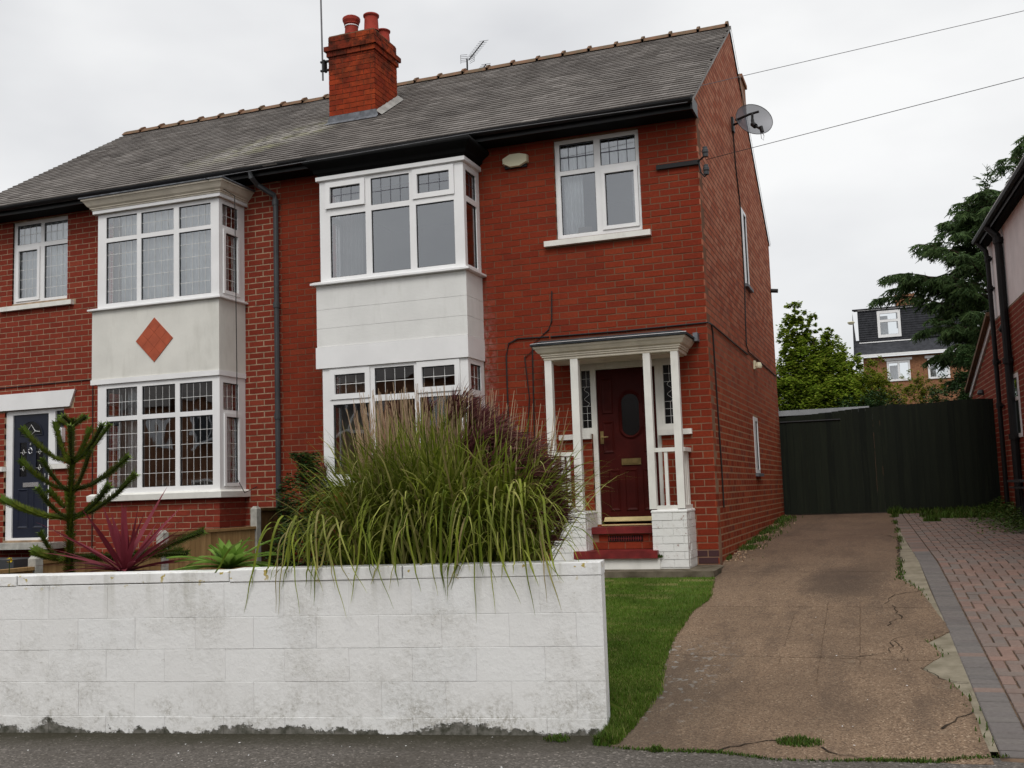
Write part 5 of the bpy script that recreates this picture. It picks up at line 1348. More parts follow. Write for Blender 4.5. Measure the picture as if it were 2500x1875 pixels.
# whorl heights and reaches measured from the photo
for a in ((1.44, -.13, .06, .0), (1.44, .14, .07, .0), (1.46, 0, .06, -.1), (1.46, .02, .06, .1)): br(*a, r=.022, sag=0)
for a in ((1.16, -.44, .29, -.05), (1.16, -.26, .33, .1), (1.16, .09, .28, -.12), (1.17, .27, .28, .1), (1.16, .38, .27, -.1), (1.17, -.05, .27, .25)): br(*a)
for a in ((.945, -.40, .25, -.10), (.945, -.12, .25, -.18), (.945, .22, .30, -.05), (.945, .45, .25, .1), (.95, .34, .22, .2)): br(*a, r=.024)
for a in ((.735, -.74, .17, .05), (.735, -.14, .24, -.2), (.735, .40, .24, -.05), (.735, .50, .32, .12), (.74, -.30, .20, .3)): br(*a, r=.026)
for a in ((.44, 1.02, .17, .25), (.43, .78, .04, .3), (.44, -.45, .06, .1), (.44, -.2, .2, -.1), (.44, -.6, .04, .25), (.45, .95, .0, .15)): br(*a, r=.026, sag=-.6)
for a in ((.90, -.37, .0, .1), ): spiny([(cx-.16, cy+.1, .82), (cx-.24, cy+.1, .90), (cx-.31, cy+.1, .955)], .018, .024, 3, 'branch', mp_)
# ---- cordyline
cd_ = thing('cordyline', (-3.28, -5.35, .25), 'burgundy cordyline with long strap leaves just behind the white wall', 'plant')
cc = Vector((-3.28, -5.30, .36))
for i in range(52):
    a = 2*math.pi*i/64*5.3; el = R.uniform(.10, .75) if i > 8 else R.uniform(1.15, 1.5)
    L_ = R.uniform(.34, .50) if el > 1 else R.uniform(.42, .74)
    d = Vector((math.cos(a)*math.cos(el)*1.1, math.sin(a)*math.cos(el)*.55, math.sin(el)))
    mb = MB(); p = cc+Vector((R.gauss(0, .015), R.gauss(0, .015), 0)); pts = [p.copy()]; dd = d.normalized()
    for k in range(7): dd = (dd+Vector((0, 0, -.045*(1.3-math.sin(el))))).normalized(); p = p+dd*L_/7; pts.append(p.copy())
    s = dd.cross(Vector((0, 0, 1))); s = s.normalized() if s.length > .1 else Vector((1, 0, 0)); s = (s+Vector((R.uniform(-.3, .3), 0, R.uniform(-.3, .3)))).normalized()
    for m_ in range(len(pts)): pass
    base = len(mb.v); kk = len(pts); fold = dd.cross(s).normalized()*.006
    for j, q in enumerate(pts):
        t = j/(kk-1); ww = (.030 if el > 1 else .020)*math.sin(math.pi*min(.98, .12+.86*t))**.8*(1 if t < .5 else (1-t)*2)**.5+.0006
        mb.v += [tuple(q-s*ww), tuple(q+fold*(1-t)), tuple(q+s*ww)]
    for j in range(kk-1):
        for q in (0, 1): a0 = base+3*j+q; mb.f.append((a0, a0+1, a0+4, a0+3)); mb.mi.append(0)
    mb.build('leaf', 'cordy', cd_)
# ---- green rosette plant
ec = thing('rosette_plant', (-2.42, -5.40, .27), 'bright green rosette plant with broad pointed leaves on top of the white wall', 'plant')
c0 = Vector((-2.40, -5.33, .37))
for i in range(34):
    a = i*2.39996; el = R.uniform(.25, .75) if i < 22 else R.uniform(.6, 1.2); L_ = R.uniform(.30, .46)*(1 if i < 22 else .6)
    d = Vector((math.cos(a)*math.cos(el)*1.1, math.sin(a)*math.cos(el)*.7, math.sin(el))).normalized(); mb = MB(); p = c0.copy(); pts = [p.copy()]; dd = d
    for k in range(8): dd = (dd+Vector((0, 0, -.085))).normalized(); p = p+dd*L_/8; pts.append(p.copy())
    s = d.cross(Vector((0, 0, 1))).normalized(); base = 0; kk = len(pts)
    for j, q in enumerate(pts):
        t = j/(kk-1); ww = .036*math.sin(math.pi*(.06+.94*t)**.9)+.001; n_ = s.cross((pts[min(j+1, kk-1)]-pts[max(j-1, 0)]).normalized())
        mb.v += [tuple(q-s*ww+n_*.010), tuple(q), tuple(q+s*ww+n_*.010)]
    for j in range(kk-1):
        for q in (0, 1): a0 = 3*j+q; mb.f.append((a0, a0+1, a0+4, a0+3)); mb.mi.append(0)
    mb.build('leaf', 'echium', ec, smooth=True)
yf = thing('flower', (-4.62, -5.0, .25), 'small yellow flower low behind the left end of the wall', 'flower')
mb = MB()
for k in range(12): a = k*math.pi/6; lit_leaf(mb, Vector((-4.62+.02*math.cos(a), -5.0, .43+.015*math.sin(a))), .035, 0, .6)
mb.build('petals', 'petal', yf); mb = MB(); mb.tube([(-4.62, -5, .2), (-4.62, -5, .43)], .003, 5); mb.build('stem', 'weed', yf)

# ---- boundary fence of tan boards between concrete posts
FX = -5.2
bf = thing('boundary_fence', (FX, -2.5, -.1), 'low tan board fence stepping down between concrete posts behind the garden plants', 'fence')
def concrete_post(x, y, z0, z1, label=None):
    t = MB(); s = .042
    t.box(x-s, x+s, y-s, y+s, z0, z1-.03)
    b = [(x-s, y-s, z1-.03), (x+s, y-s, z1-.03), (x+s, y+s, z1-.03), (x-s, y+s, z1-.03)]; tp = [(x-s*.5, y-s*.5, z1), (x+s*.5, y-s*.5, z1), (x+s*.5, y+s*.5, z1), (x-s*.5, y+s*.5, z1)]
    for k in range(4): t.quad(b[k], b[(k+1) % 4], tp[(k+1) % 4], tp[k])
    t.poly(tp); return t.build('post', 'conc', bf)
concrete_post(FX, -.80, -.2, .765); concrete_post(FX, -2.46, -.3, .56); concrete_post(FX, -4.14, -.4, .42)
def panelf(y0, y1, zt, mat='wood', zb=-.35):
    n = int((y1-y0)/.088)
    for i in range(n):
        a = y0+(y1-y0)*i/n; b = y0+(y1-y0)*(i+1)/n; m_ = MB()
        m_.hexa([(FX-.01, a, zb), (FX+.004, a, zb), (FX+.020, b-.007, zb), (FX-.01, b-.007, zb), (FX-.01, a, zt-.03), (FX+.004, a, zt-.03), (FX+.020, b-.007, zt-.03), (FX-.01, b-.007, zt-.03)])
        m_.build('board', mat, bf)
    m_ = MB(); m_.box(FX-.03, FX+.035, y0, y1, zt-.03, zt); m_.build('top_rail', mat, bf); m_ = MB(); m_.box(FX-.02, FX-.0105, y0, y1, zb, zt-.03); m_.build('backing_panel', 'wooddk', bf)
panelf(-.755, -.02, .742, 'wooddk'); panelf(-2.415, -.845, .535); panelf(-4.095, -2.505, .372); panelf(-5.75, -4.185, .325)

# ================================================================ dark fence and gate across the back of the drive
FY = 6.66
gt = thing('wooden_gate', (.88, FY, .3), 'dark green boarded drive gate fixed to the rear corner of the right house', 'gate')
nb_ = 16
for i in range(nb_):
    a = .03+i*1.68/nb_; b = .03+(i+1)*1.68/nb_-.0015; zt = 1.915+.115*(a/1.7)+R.uniform(-.004, .004); m_ = MB(); m_.box(a, b, FY+R.uniform(-.003, .003), FY+.02, .32, zt); m_.build('board', 'gate', gt)
mb = MB(); mb.box(.03, 1.0, FY-.02, FY-.004, 1.835, 1.85); mb.build('batten', 'greypipe', gt)
mb = MB(); mb.box(1.705, 1.73, FY+.004, FY+.07, .28, 1.99); mb.build('post', 'gate', gt); mb = MB(); mb.box(.03, 1.70, FY+.021, FY+.06, .5, .6); mb.box(.03, 1.70, FY+.021, FY+.06, 1.6, 1.7); mb.build('rail', 'gate', gt)
fe = thing('wooden_fence', (2.5, FY, .3), 'taller dark green board fence between the gate and the neighbouring house', 'fence')
for i in range(16):
    a = 1.725+i*1.60/16; b = 1.725+(i+1)*1.60/16-.0015; m_ = MB(); m_.box(a, b, FY+R.uniform(-.003, .003), FY+.02, .28, 2.036-.012*math.sin(i*.4)+R.uniform(-.003, .003)); m_.build('board', 'gate', fe)
mb = MB(); mb.box(1.725, 3.3, FY+.0205, FY+.022, .3, 2.0); mb.build('backing', 'gate', fe); mb = MB(); mb.box(1.725, 3.3, FY+.023, FY+.06, .5, .6); mb.box(1.725, 3.3, FY+.023, FY+.06, 1.6, 1.7); mb.build('rail', 'gate', fe)
gat = thing('garage', (.3, 9.5, .3), 'flat-roofed garage with pale felt edge showing above the dark gate', 'garage')
mb = MB(); mb.box(-2.2, 1.42, 8.2, 11, 2.04, 2.135); mb.build('roof', 'garage', gat); mb = MB(); mb.box(-2.1, 1.36, 8.3, 10.9, .2, 2.04); mb.build('wall', 'gate', gat)

# ================================================================ neighbouring house on the right
def nX(y, W=3.73): return W-.065*y
nh = thing('neighbour_house', (3.8, 3.5, .3), 'neighbouring house at the right edge with pinkish render over brick and black pipes', 'house')
ND = Vector((-.065, 1, 0)).normalized(); NN = Vector((-ND.y, ND.x, 0))
NB = basis((3.73, 0, 0), ND, (0, 0, 1), NN)
mb = MB(); hl = [(4.35, 4.93, 1.345, 2.215)]; fill(mb, NB, (-3.0, 6.06, 3.165, 4.75), [], -.3, .0); mb.build('render_wall', 'pinkrender', nh)
mb = MB(); fill(mb, NB, (-3.0, 6.06, -.2, 3.15), hl, -.3, -.001)
a = [(6.06, -.2), (8.95, -.2), (8.95, 2.25), (6.06, 3.10)]; O, U, V, D = NB; P = lambda u, v, d: O+U*u+V*v+D*d
mb.poly([P(u, v, -.001) for u, v in a]); nwall = mb.build('brick_wall', 'mort_l', nh)
def nu(z): return (-1.0, 6.06 if z > 3.10 else (8.95 if z < 2.25 else 8.95-(z-2.25)*2.89/.85))
lay([(NB, 'lb', nwall, courses(.0, 3.14, nu, hl, 0, jt=.012), .0004)], 150)
mb = MB(); m1 = P(6.02, 3.17, .05); 
for (u0, v0, u1, v1, t, mat_) in ((6.0, 3.13, 9.05, 2.235, .11, 'upvc'),):
    q = [P(u0, v0, .03), P(u1, v1, .03), P(u1, v1+t, .03), P(u0, v0+t, .03)]; q2 = [P(u0, v0, -.0), P(u1, v1, -.0), P(u1, v1+t, -.0), P(u0, v0+t, -.0)]
    mb.hexa([q[0], q[1], q2[1], q2[0], q[3], q[2], q2[2], q2[3]])
mb.build('barge_board', 'upvc', nh)
mb = MB(); q = [P(6.0, 3.245, .10), P(9.1, 2.33, .10), P(9.1, 2.33, -2.5), P(6.0, 3.245, -2.5)]; q2 = [v_+Vector((0, 0, .06)) for v_ in q]; mb.hexa(q+q2); mb.build('lower_roof', 'terra', nh)
# eaves: soffit, fascia, gutter, hipped roof over
mb = MB(); mb.lbox(NB, -3.1, 5.95, 4.30, 4.34, -.05, .14); mb.build('soffit', 'soffit', nh)
mb = MB(); mb.lbox(NB, -3.1, 5.98, 4.30, 4.41, .12, .15); mb.tube([P(-3, 4.385, .185), P(5.95, 4.385, .185)], .045, 8); mb.build('gutter', 'iron', nh)
mb = MB(); mb.quad(P(-3.1, 4.42, .20), P(6.2, 4.42, .20), P(3.6, 6.2, -2.7), P(-3.1, 6.2, -2.7)); mb.quad(P(6.2, 4.42, .20), P(6.2, 4.42, -6), P(3.6, 6.2, -6), P(3.6, 6.2, -2.7)); mb.build('roof', 'slate', nh)
def npipe(u, r, zt, zb, zcol):
    m_ = MB(); m_.tube([P(u+.1, 4.34, .17), P(u, 4.18, .075), P(u, 4.0, .06), P(u, zb, .06)], r, 9)
    for z in zcol: m_.tube([P(u, z, .06), P(u, z-.08, .06)], r*1.35, 9); 
    for z in zcol: m_.lbox(NB, u-.07, u+.07, z-.05, z-.03, 0, .06)
    return m_.build('downpipe', 'iron', nh)
npipe(4.66, .055, 4.3, -.1, (4.15, 2.45, 1.4)); npipe(5.70, .035, 4.3, -.1, (4.1, 3.65, 2.55, 1.9))
mb = MB(); mb.tube([P(4.66, 2.95, .06), P(5.0, 2.9, .06), P(5.12, 2.88, .0)], .04, 8); mb.build('branch_pipe', 'iron', nh)
window(nh, NB, (4.35, 4.93, 1.345, 2.215), [(4.40, 4.88, 1.40, 1.85, 0, 1, 1), (4.40, 4.88, 1.90, 2.16, 0, 1, 1)], d=.015, depth=.08)
mb = MB(); mb.lathe(P(7.6, 2.2, .04), [(0, -.03), (.05, -.03), (.06, .0), (.04, .05), (0, .06)], 10); mb.build('wall_light', 'greypipe', nh)
bn = thing('bin_shelf', P(3.9, .4, .2), 'low dark shelf clutter against the brick wall at the right edge of the drive', 'clutter')
mb = MB(); mb.lbox(NB, 3.3, 4.25, .74, .77, .05, .26); mb.lbox(NB, 3.3, 4.25, .66, .68, .05, .24); mb.build('shelf', 'greypipe', bn)
mb = MB()
for u_ in (3.35, 4.2): mb.lbox(NB, u_, u_+.03, .2, .74, .08, .11)
mb.build('leg', 'greypipe', bn)
sm = thing('undergrowth', P(5.4, .3, .4), 'low green undergrowth at the foot of the neighbouring wall by the fence', 'plant')
mb = MB()
for i in range(3200):
    u_, d_ = R.uniform(2.8, 6.6), abs(R.gauss(0, .28)); p = P(u_, 0, d_+.02); p.z = gz(p.y)+R.random()*.26*math.exp(-d_*3); lit_leaf(mb, p, .05)
mb.build('foliage', 'weed', sm)

# ================================================================ trees and houses beyond
def broadtree(name, label, c, blobs, nleaf, size, mat, trunk_r=.09, cat='tree', group=None):
    t = thing(name, (c[0], c[1], c[2]), label, cat, group)
    tb = MB(); tb.tube([c, (c[0]+.05, c[1], c[2]+1.2), (c[0], c[1], max(b[2] for b in blobs)-.35)], [trunk_r, trunk_r*.75, trunk_r*.2], 8)
    for b in blobs: tb.tube([(c[0], c[1], c[2]+.8+.4*R.random()), ((c[0]+b[0])/2, (c[1]+b[1])/2, (c[2]+b[2])/2+.3), (b[0], b[1], b[2])], [trunk_r*.5, trunk_r*.3, trunk_r*.1], 6)
    tb.build('trunk', 'bark', t)
    lf = MB(); tot = sum(b[3]**2*b[4] for b in blobs)
    for b in blobs:
        k = int(nleaf*b[3]**2*b[4]/tot); ncl = max(6, k//28)
        for ci in range(ncl):
            v = Vector((R.gauss(0, 1), R.gauss(0, 1), R.gauss(0, 1))).normalized()*(R.random()**.35)
            cc_ = Vector((b[0]+v.x*b[3], b[1]+v.y*b[3], b[2]+v.z*b[4])); cr_ = b[3]*R.uniform(.10, .24)
            for q in range(28):
                o = Vector((R.gauss(0, .5), R.gauss(0, .5), R.gauss(0, .42)))*cr_; lit_leaf(lf, cc_+o, size, 0, .75, .7)
    lf.build('crown', mat, t); return t
broadtree('sycamore_tree', 'bright green leafy tree rising behind the gate beside the gable', (.3, 12, .3), [(-.05, 12, 4.3, .25, .5), (-.1, 12, 3.95, .36, .5), (.22, 12.1, 4.15, .26, .38), (.0, 12, 3.4, .5, .6), (.55, 12.1, 3.6, .42, .42), (.60, 12.1, 3.85, .18, .34), (.5, 12, 3.1, .6, .5), (1.05, 12.2, 3.2, .34, .36), (-.2, 12, 2.7, .7, .7), (.6, 11.9, 2.55, .85, .55), (1.2, 12.2, 2.8, .5, .4)], 52000, .075, 'tree')
broadtree('bush', 'yellow-green bush between the sycamore and the far brick house', (1.6, 11.6, .3), [(1.5, 11.6, 3.0, .32, .42), (1.65, 11.6, 2.6, .4, .5), (1.35, 11.6, 2.3, .4, .4)], 5000, .05, 'bush2', .04, 'bush')
broadtree('bush', 'feathery yellow-green bush below the far house windows', (2.3, 12.4, .3), [(2.25, 12.4, 2.75, .38, .42), (2.6, 12.4, 2.55, .35, .4), (2.0, 12.4, 2.4, .35, .35)], 4000, .05, 'bush2', .04, 'bush')
broadtree('bush', 'dull green bush in the corner between tall fence and the neighbouring lower roof', (3.2, 11.0, .3), [(3.0, 11.0, 2.5, .5, .45), (3.35, 11.0, 2.9, .4, .6), (2.8, 10.8, 2.2, .5, .4)], 5000, .05, 'shrub', .05, 'bush')
broadtree('bush', 'dark round shrub right above the pale garage roof edge', (1.55, 11.2, .3), [(1.55, 11.1, 2.35, .45, .3), (1.1, 11.1, 2.3, .4, .28)], 3500, .05, 'shrub', .04, 'bush')

# conifer: tiers of arching branches hung with drooping sprays
def conifer(label, c, tips, seed):
    rr_ = random.Random(seed)
    t = thing('cedar_tree', c, label, 'tree')
    tb = MB(); nd = MB()
    def spray(p, d, L_, n):
        # secondary twig with needles, drooping
        d = Vector(d).normalized(); q = Vector(p); pts = [q.copy()]
        for i in range(5): d = (d+Vector((0, 0, -.20))).normalized(); q = q+d*L_/5; pts.append(q.copy())
        for i in range(n):
            k = rr_.random()*4.99; a = pts[int(k)]; b = pts[int(k)+1]; o = a+(b-a)*(k-int(k)); a_ = rr_.uniform(0, 2*math.pi)
            dd = ((b-a).normalized()*.8+Vector((math.cos(a_), math.sin(a_), rr_.uniform(-1.0, .1)))*.8).normalized(); s = dd.cross(Vector((rr_.uniform(-1, 1), rr_.uniform(-1, 1), .3))).normalized()*.014
            l_ = rr_.uniform(.07, .15); nd.quad(o-s, o+s, o+dd*l_+s*.3, o+dd*l_-s*.3)
    tb.tube([c, (c[0], c[1], c[2]+3), (c[0]-.02, c[1], tips['top']-.35)], [.16, .11, .012], 8)
    for k_ in range(6): spray((c[0], c[1], tips['top']-.55+.07*k_), (rr_.uniform(-.4, .4), rr_.uniform(-.4, .4), 1), .3, 26)
    for (z0, az, L_, rise, n) in tips['br']:
        d = Vector((math.cos(az), math.sin(az), rise)).normalized(); p = Vector((c[0], c[1], z0)); pts = [p.copy()]; st = L_/9
        for i in range(9):
            d = (d+Vector((0, 0, -.05*(i/9) if i < 6 else -.16))).normalized(); p = p+d*st; pts.append(p.copy())
        tb.tube(pts, [.03*(1-i/9.5)+.004 for i in range(10)], 5)
        for i in range(n):
            k = .12+.88*rr_.random()**.8; q = pts[min(9, int(k*9))]; q2 = pts[min(9, int(k*9)+1)] if int(k*9) < 9 else q; o = q+(q2-q)*(k*9-int(k*9))
            side = d.cross(Vector((0, 0, 1))).normalized()*rr_.choice((-1, 1)); dv = (q2-q if (q2-q).length > 0 else d).normalized()*.6+side*rr_.uniform(.3, 1)+Vector((0, 0, rr_.uniform(-.2, .25)))
            spray(o, dv, rr_.uniform(.22, .50)*(1.15-.65*k)+.06, 20)
        spray(pts[-1], (pts[-1]-pts[-2]), .22, 20)
    tb.build('trunk', 'bark', t); nd.build('needles', 'conif', t); return t
PI = math.pi
brs = []
cr2 = random.Random(4)
for i in range(105):
    f = (i+.5)/105; z = 2.3+4.35*f; Lm = min(2.7*(1-f)**.62+.25, 1.15+2.3*f)
    az = i*2.39996+cr2.uniform(-.3, .3)
    brs.append((z, az, Lm*cr2.uniform(.55, 1.0), cr2.uniform(.25, .75), int(14+26*(1-f))))
# the big leaning leaders on the left of the crown
brs += [(4.0, PI*1.0, 2.5, .48, 60), (4.3, PI*.97, 2.3, .62, 60), (4.9, PI*1.02, 1.7, .85, 50), (3.7, PI*1.03, 1.6, .3, 60), (3.3, PI*.98, 1.4, .2, 60), (5.4, PI*1.0, 1.0, 1.4, 40), (4.6, PI*.9, 1.9, .5, 50), (4.45, PI*1.05, 2.3, .5, 60), (4.2, PI*.93, 2.3, .55, 60), (5.0, PI*.97, 1.6, .7, 50), (5.6, PI*1.02, 1.1, .9, 40), (5.9, PI*.98, .8, 1.2, 30)]
conifer('tall dark cedar with drooping branch tips behind the neighbouring house', (4.0, 12.5, .3), {'top': 7.25, 'br': brs}, 3)
brs = []
for i in range(60):
    f = (i+.5)/60; brs.append((4+4.4*f, i*2.39996, 2.4*(1-f)**.7+.25, cr2.uniform(.2, .5), int(16+16*(1-f))))
conifer('second cedar whose arching tip shows above the neighbouring eaves', (5.35, 14.5, .3), {'top': 8.3, 'br': brs}, 9)

# far house with hung-tile dormer
fh = thing('dormer_house', (2.2, 36, .6), 'far brick house with dark tile-hung dormer and white windows', 'house')
YB = 34.0
mb = MB(); FB = XZ(YB); fill(mb, FB, (.75, 6.5, 0, 5.85), [(1.65, 2.53, 4.82, 5.64), (3.19, 4.0, 4.82, 5.64)], -.2, 0); mb.box(.75, .95, YB+.2, YB+8, 0, 5.85); mb.build('wall', 'bgbrick', fh)
mb = MB(); mb.quad((.40, YB-.25, 5.87), (6.9, YB-.25, 5.87), (6.9, YB+1.1, 6.72), (.40, YB+1.1, 6.72)); mb.poly([(.41, YB-.25, 5.87), (.41, YB+1.2, 7.95), (.41, YB+8, 5.9)]); mb.build('roof', 'tilehang', fh)
DY = YB+.85
mb = MB(); DF = XZ(DY); fill(mb, DF, (.62, 5.2, 6.62, 7.98), [(1.39, 2.30, 6.74, 7.86)], -.3, 0)
for k in range(14): mb.lbox(DF, .62, 1.385, 6.64+k*.095, 6.64+k*.095+.05, 0, .02); mb.lbox(DF, 2.305, 5.2, 6.64+k*.095, 6.64+k*.095+.05, 0, .02)
mb.build('dormer', 'tilehang', fh)
mb = MB(); mb.quad((.42, DY-.12, 8.0), (5.3, DY-.12, 8.0), (5.3, DY+2.2, 8.25), (.42, DY+2.2, 8.25)); mb.box(.42, 5.3, DY-.12, DY+.1, 7.96, 8.0); mb.build('dormer_roof', 'tilehang', fh)
for q in ((.62, 3.0, DY-.02, 7.92, 7.97), (.62, 3.1, DY-.05, 6.55, 6.59), (.45, 6.5, YB-.27, 5.86, 5.95)):
    mb = MB(); mb.box(q[0], q[1], q[2]-.04, q[2]-.01, q[3], q[4]); mb.build('white_trim', 'upvc', fh)
window(fh, DF, (1.39, 2.30, 6.74, 7.86), [(1.50, 2.19, 6.86, 7.38, 0, 1, 1), (1.50, 2.19, 7.48, 7.74, 0, 1, 1)], d=.05, depth=.1)
window(fh, FB, (1.65, 2.53, 4.82, 5.64), [(1.72, 2.06, 4.90, 5.56, 0, 1, 1), (2.13, 2.46, 4.90, 5.56, 0, 1, 1)], d=.05, depth=.1); mb = MB(); mb.box(1.5, 2.62, YB-.05, YB-.001, 5.66, 5.76); mb.box(3.1, 4.1, YB-.05, YB-.001, 5.66, 5.76); mb.build('lintel', 'upvc', fh)
window(fh, FB, (3.19, 4.0, 4.82, 5.64), [(3.27, 3.92, 4.90, 5.56, 0, 1, 1)], d=.05, depth=.1)
curtain(fh, FB, 1.75, 2.05, 4.9, 5.5, 'curtain', -.4, 5, .02); curtain(fh, DF, 1.5, 1.8, 6.8, 7.7, 'curtain', -.4, 5, .02); curtain(fh, FB, 3.27, 3.5, 4.9, 5.5, 'curtain', -.4, 4, .02)
mb = MB(); mb.box(2.15, 2.95, YB+2.4, YB+3.2, 7.4, 8.75); mb.build('chimney', 'bgbrick', fh)
mb = MB(); mb.lathe((.38, YB-.1, 7.25), [(0, 0), (.10, .02), (.15, .10), (.13, .12), (0, .05)], 10); mb.build('dish', 'alarm', fh)

# distant roof at the left edge
lh = thing('distant_house', (-14, 12, 0), 'brick house end peeping over the left end of the slate roof', 'house')
mb = MB(); mb.box(-20.2, -14.6, 8, 14, 0, 5.9); mb.poly([(-14.6, 8, 5.9), (-14.6, 14, 5.9), (-14.6, 11, 8.4)]); mb.poly([(-20.2, 8, 5.9), (-20.2, 14, 5.9), (-20.2, 11, 8.4)]); mb.build('wall', 'bgbrick', lh)
mb = MB(); mb.quad((-20.3, 7.8, 5.85), (-14.5, 7.8, 5.85), (-14.5, 11, 8.5), (-20.3, 11, 8.5)); mb.quad((-20.3, 14.2, 5.85), (-14.5, 14.2, 5.85), (-14.5, 11, 8.5), (-20.3, 11, 8.5)); mb.build('roof', 'slate', lh)

# houses across the road, seen only as dark reflections in the lower panes
def opposite(x, y, label):
    t = thing('opposite_house', (x, y, -.7), label, 'house', 'houses across the road seen only as window reflections')
    m_ = MB(); m_.box(x-3.4, x+3.4, y-7, y, -.7, 5.1); m_.poly([(x-3.4, y, 5.1), (x-3.4, y-7, 5.1), (x-3.4, y-3.5, 7.4)]); m_.poly([(x+3.4, y, 5.1), (x+3.4, y-7, 5.1), (x+3.4, y-3.5, 7.4)]); m_.build('wall', 'bgbrick', t)
    m_ = MB(); m_.quad((x-3.6, y+.3, 5.0), (x+3.6, y+.3, 5.0), (x+3.6, y-3.5, 7.5), (x-3.6, y-3.5, 7.5)); m_.quad((x-3.6, y-7.3, 5.0), (x+3.6, y-7.3, 5.0), (x+3.6, y-3.5, 7.5), (x-3.6, y-3.5, 7.5)); m_.build('roof', 'slate', t)
    for z in (.3, 3.1):
        m_ = MB(); m_.box(x-2.6, x-.6, y+.001, y+.5, z, z+1.35); m_.build('bay_window', 'upvc', t); m_ = MB()
        for k in range(3): m_.box(x-2.5+k*.65, x-1.95+k*.65, y+.505, y+.51, z+.12, z+1.25)
        m_.build('window_glass', 'glassdk', t)
    m_ = MB(); m_.box(x+.9, x+1.9, y+.002, y+.06, 3.2, 4.4); m_.build('window', 'upvc', t); m_ = MB(); m_.box(x+.9, x+1.8, y+.002, y+.05, -.6, 1.5); m_.build('door', 'navy', t)
for k in range(8): 
    p = wp(-45+k*6.85, 15.5); opposite(p.x, p.y, 'red brick semi-detached house across the road behind the camera')

# ================================================================ fixtures
sat = thing('satellite_dish', (0, 2.98, 5.77), 'grey mesh satellite dish bracketed high on the gable wall', 'satellite dish')
def meshmat():
    m, n, l, b = nt('perforated_grey_metal'); b.inputs['Base Color'].default_value = (.085, .085, .10, 1); b.inputs['Roughness'].default_value = .5; b.inputs['Metallic'].default_value = .3
    o = [x for x in n if x.type == 'OUTPUT_MATERIAL'][0]; t = n.new('ShaderNodeBsdfTransparent'); ms = n.new('ShaderNodeMixShader'); ms.inputs[0].default_value = .20
    l.new(b.outputs[0], ms.inputs[1]); l.new(t.outputs[0], ms.inputs[2]); l.new(ms.outputs[0], o.inputs[0]); return m
M['mesh'] = meshmat()
dc = Vector((.335, 2.74, 5.715)); dn = Vector((.50, -.80, .22)).normalized()      # dish looks out to the right
du = dn.cross(Vector((0, 0, 1))).normalized(); dv = du.cross(dn)*-1
mb = MB(); n1, n2 = 6, 36; idx = []
for i in range(n1+1):
    r = i/n1
    for j in range(n2): a = 2*PI*j/n2; mb.v.append(tuple(dc+du*.262*r*math.cos(a)+dv*.232*r*math.sin(a)+dn*(.055*(r*r-1))))
for i in range(n1):
    for j in range(n2): mb.f.append((i*n2+j, i*n2+(j+1) % n2, (i+1)*n2+(j+1) % n2, (i+1)*n2+j)); mb.mi.append(0)
mb.build('reflector', 'mesh', sat, smooth=True)
mb = MB(); mb.tube([tuple(dc+du*.262*math.cos(2*PI*j/36)+dv*.232*math.sin(2*PI*j/36)) for j in range(37)], .005, 5); mb.build('rim', 'greypipe', sat)
mb = MB(); mb.box(0, .03, 2.92, 3.04, 5.66, 5.86); mb.tube([(.02, 2.98, 5.76), (.12, 2.80, 5.72), (.16, 2.66, 5.71)], .016, 8); mb.tube([(.10, 2.63, 5.70), (.30, 2.56, 5.73), (.42, 2.54, 5.74)], .017, 8); mb.build('wall_bracket', 'iron', sat)
mb = MB(); mb.tube([(.33, 2.55, 5.73), (.335, 2.50, 5.62), (.35, 2.44, 5.53)], .022, 8); mb.tube([(.35, 2.44, 5.54), (.42, 2.36, 5.46), (.46, 2.32, 5.42)], .016, 8); mb.build('feed_arm', 'iron', sat)
mb = MB(); mb.tube([(.455, 2.32, 5.46), (.47, 2.32, 5.38)], .026, 10); mb.tube([(.34, 2.44, 5.55), (.38, 2.40, 5.50)], .034, 10); mb.tube([(.47, 2.32, 5.38), (.49, 2.32, 5.33), (.48, 2.32, 5.27), (.455, 2.32, 5.30), (.45, 2.32, 5.40)], .0035, 5); mb.build('receiver', 'iron', sat)
al = thing('alarm_box', (-2.128, -.03, 4.69), 'cream oblong alarm box under the eaves right of the white bay', 'alarm box')
mb = MB(); o = [(-.155, -.03), (-.155, .03), (-.06, .078), (.06, .078), (.155, .05), (.155, -.035), (.06, -.08), (-.06, -.08)]
c_ = (-2.126, 4.685); fr = [(c_[0]+x*.94, -.065, c_[1]+z*.92) for x, z in o]; bk = [(c_[0]+x, -.045, c_[1]+z) for x, z in o]; bk2 = [(c_[0]+x, -.0, c_[1]+z) for x, z in o]
mb.poly(fr); 
for i in range(8): mb.quad(bk[i], bk[(i+1) % 8], fr[(i+1) % 8], fr[i]); mb.quad(bk2[i], bk2[(i+1) % 8], bk[(i+1) % 8], bk[i])
mb.build('cover', 'alarm', al); mb = MB(); mb.box(-2.26, -1.99, -.03, .0, 4.60, 4.66); mb.build('back_plate', 'iron', al)
sl_ = thing('security_light', (0.05, 3.88, 2.5), 'small white security light halfway along the gable wall', 'lamp')
mb = MB(); mb.box(.0, .03, 3.84, 3.92, 2.46, 2.58); mb.lathe((.07, 3.86, 2.50), [(0, .05), (.035, .05), (.05, 0), (.045, -.03), (0, -.03)], 12); mb.build('lamp_head', 'alarm', sl_)
vo = thing('gable_vent_pipe', (.03, 6.8, 4.0), 'little black overflow pipe sticking out near the rear edge of the gable', 'pipe')
mb = MB(); mb.tube([(-.05, 6.80, 4.10), (.12, 6.80, 4.08)], .035, 8); mb.build('pipe', 'iron', vo)
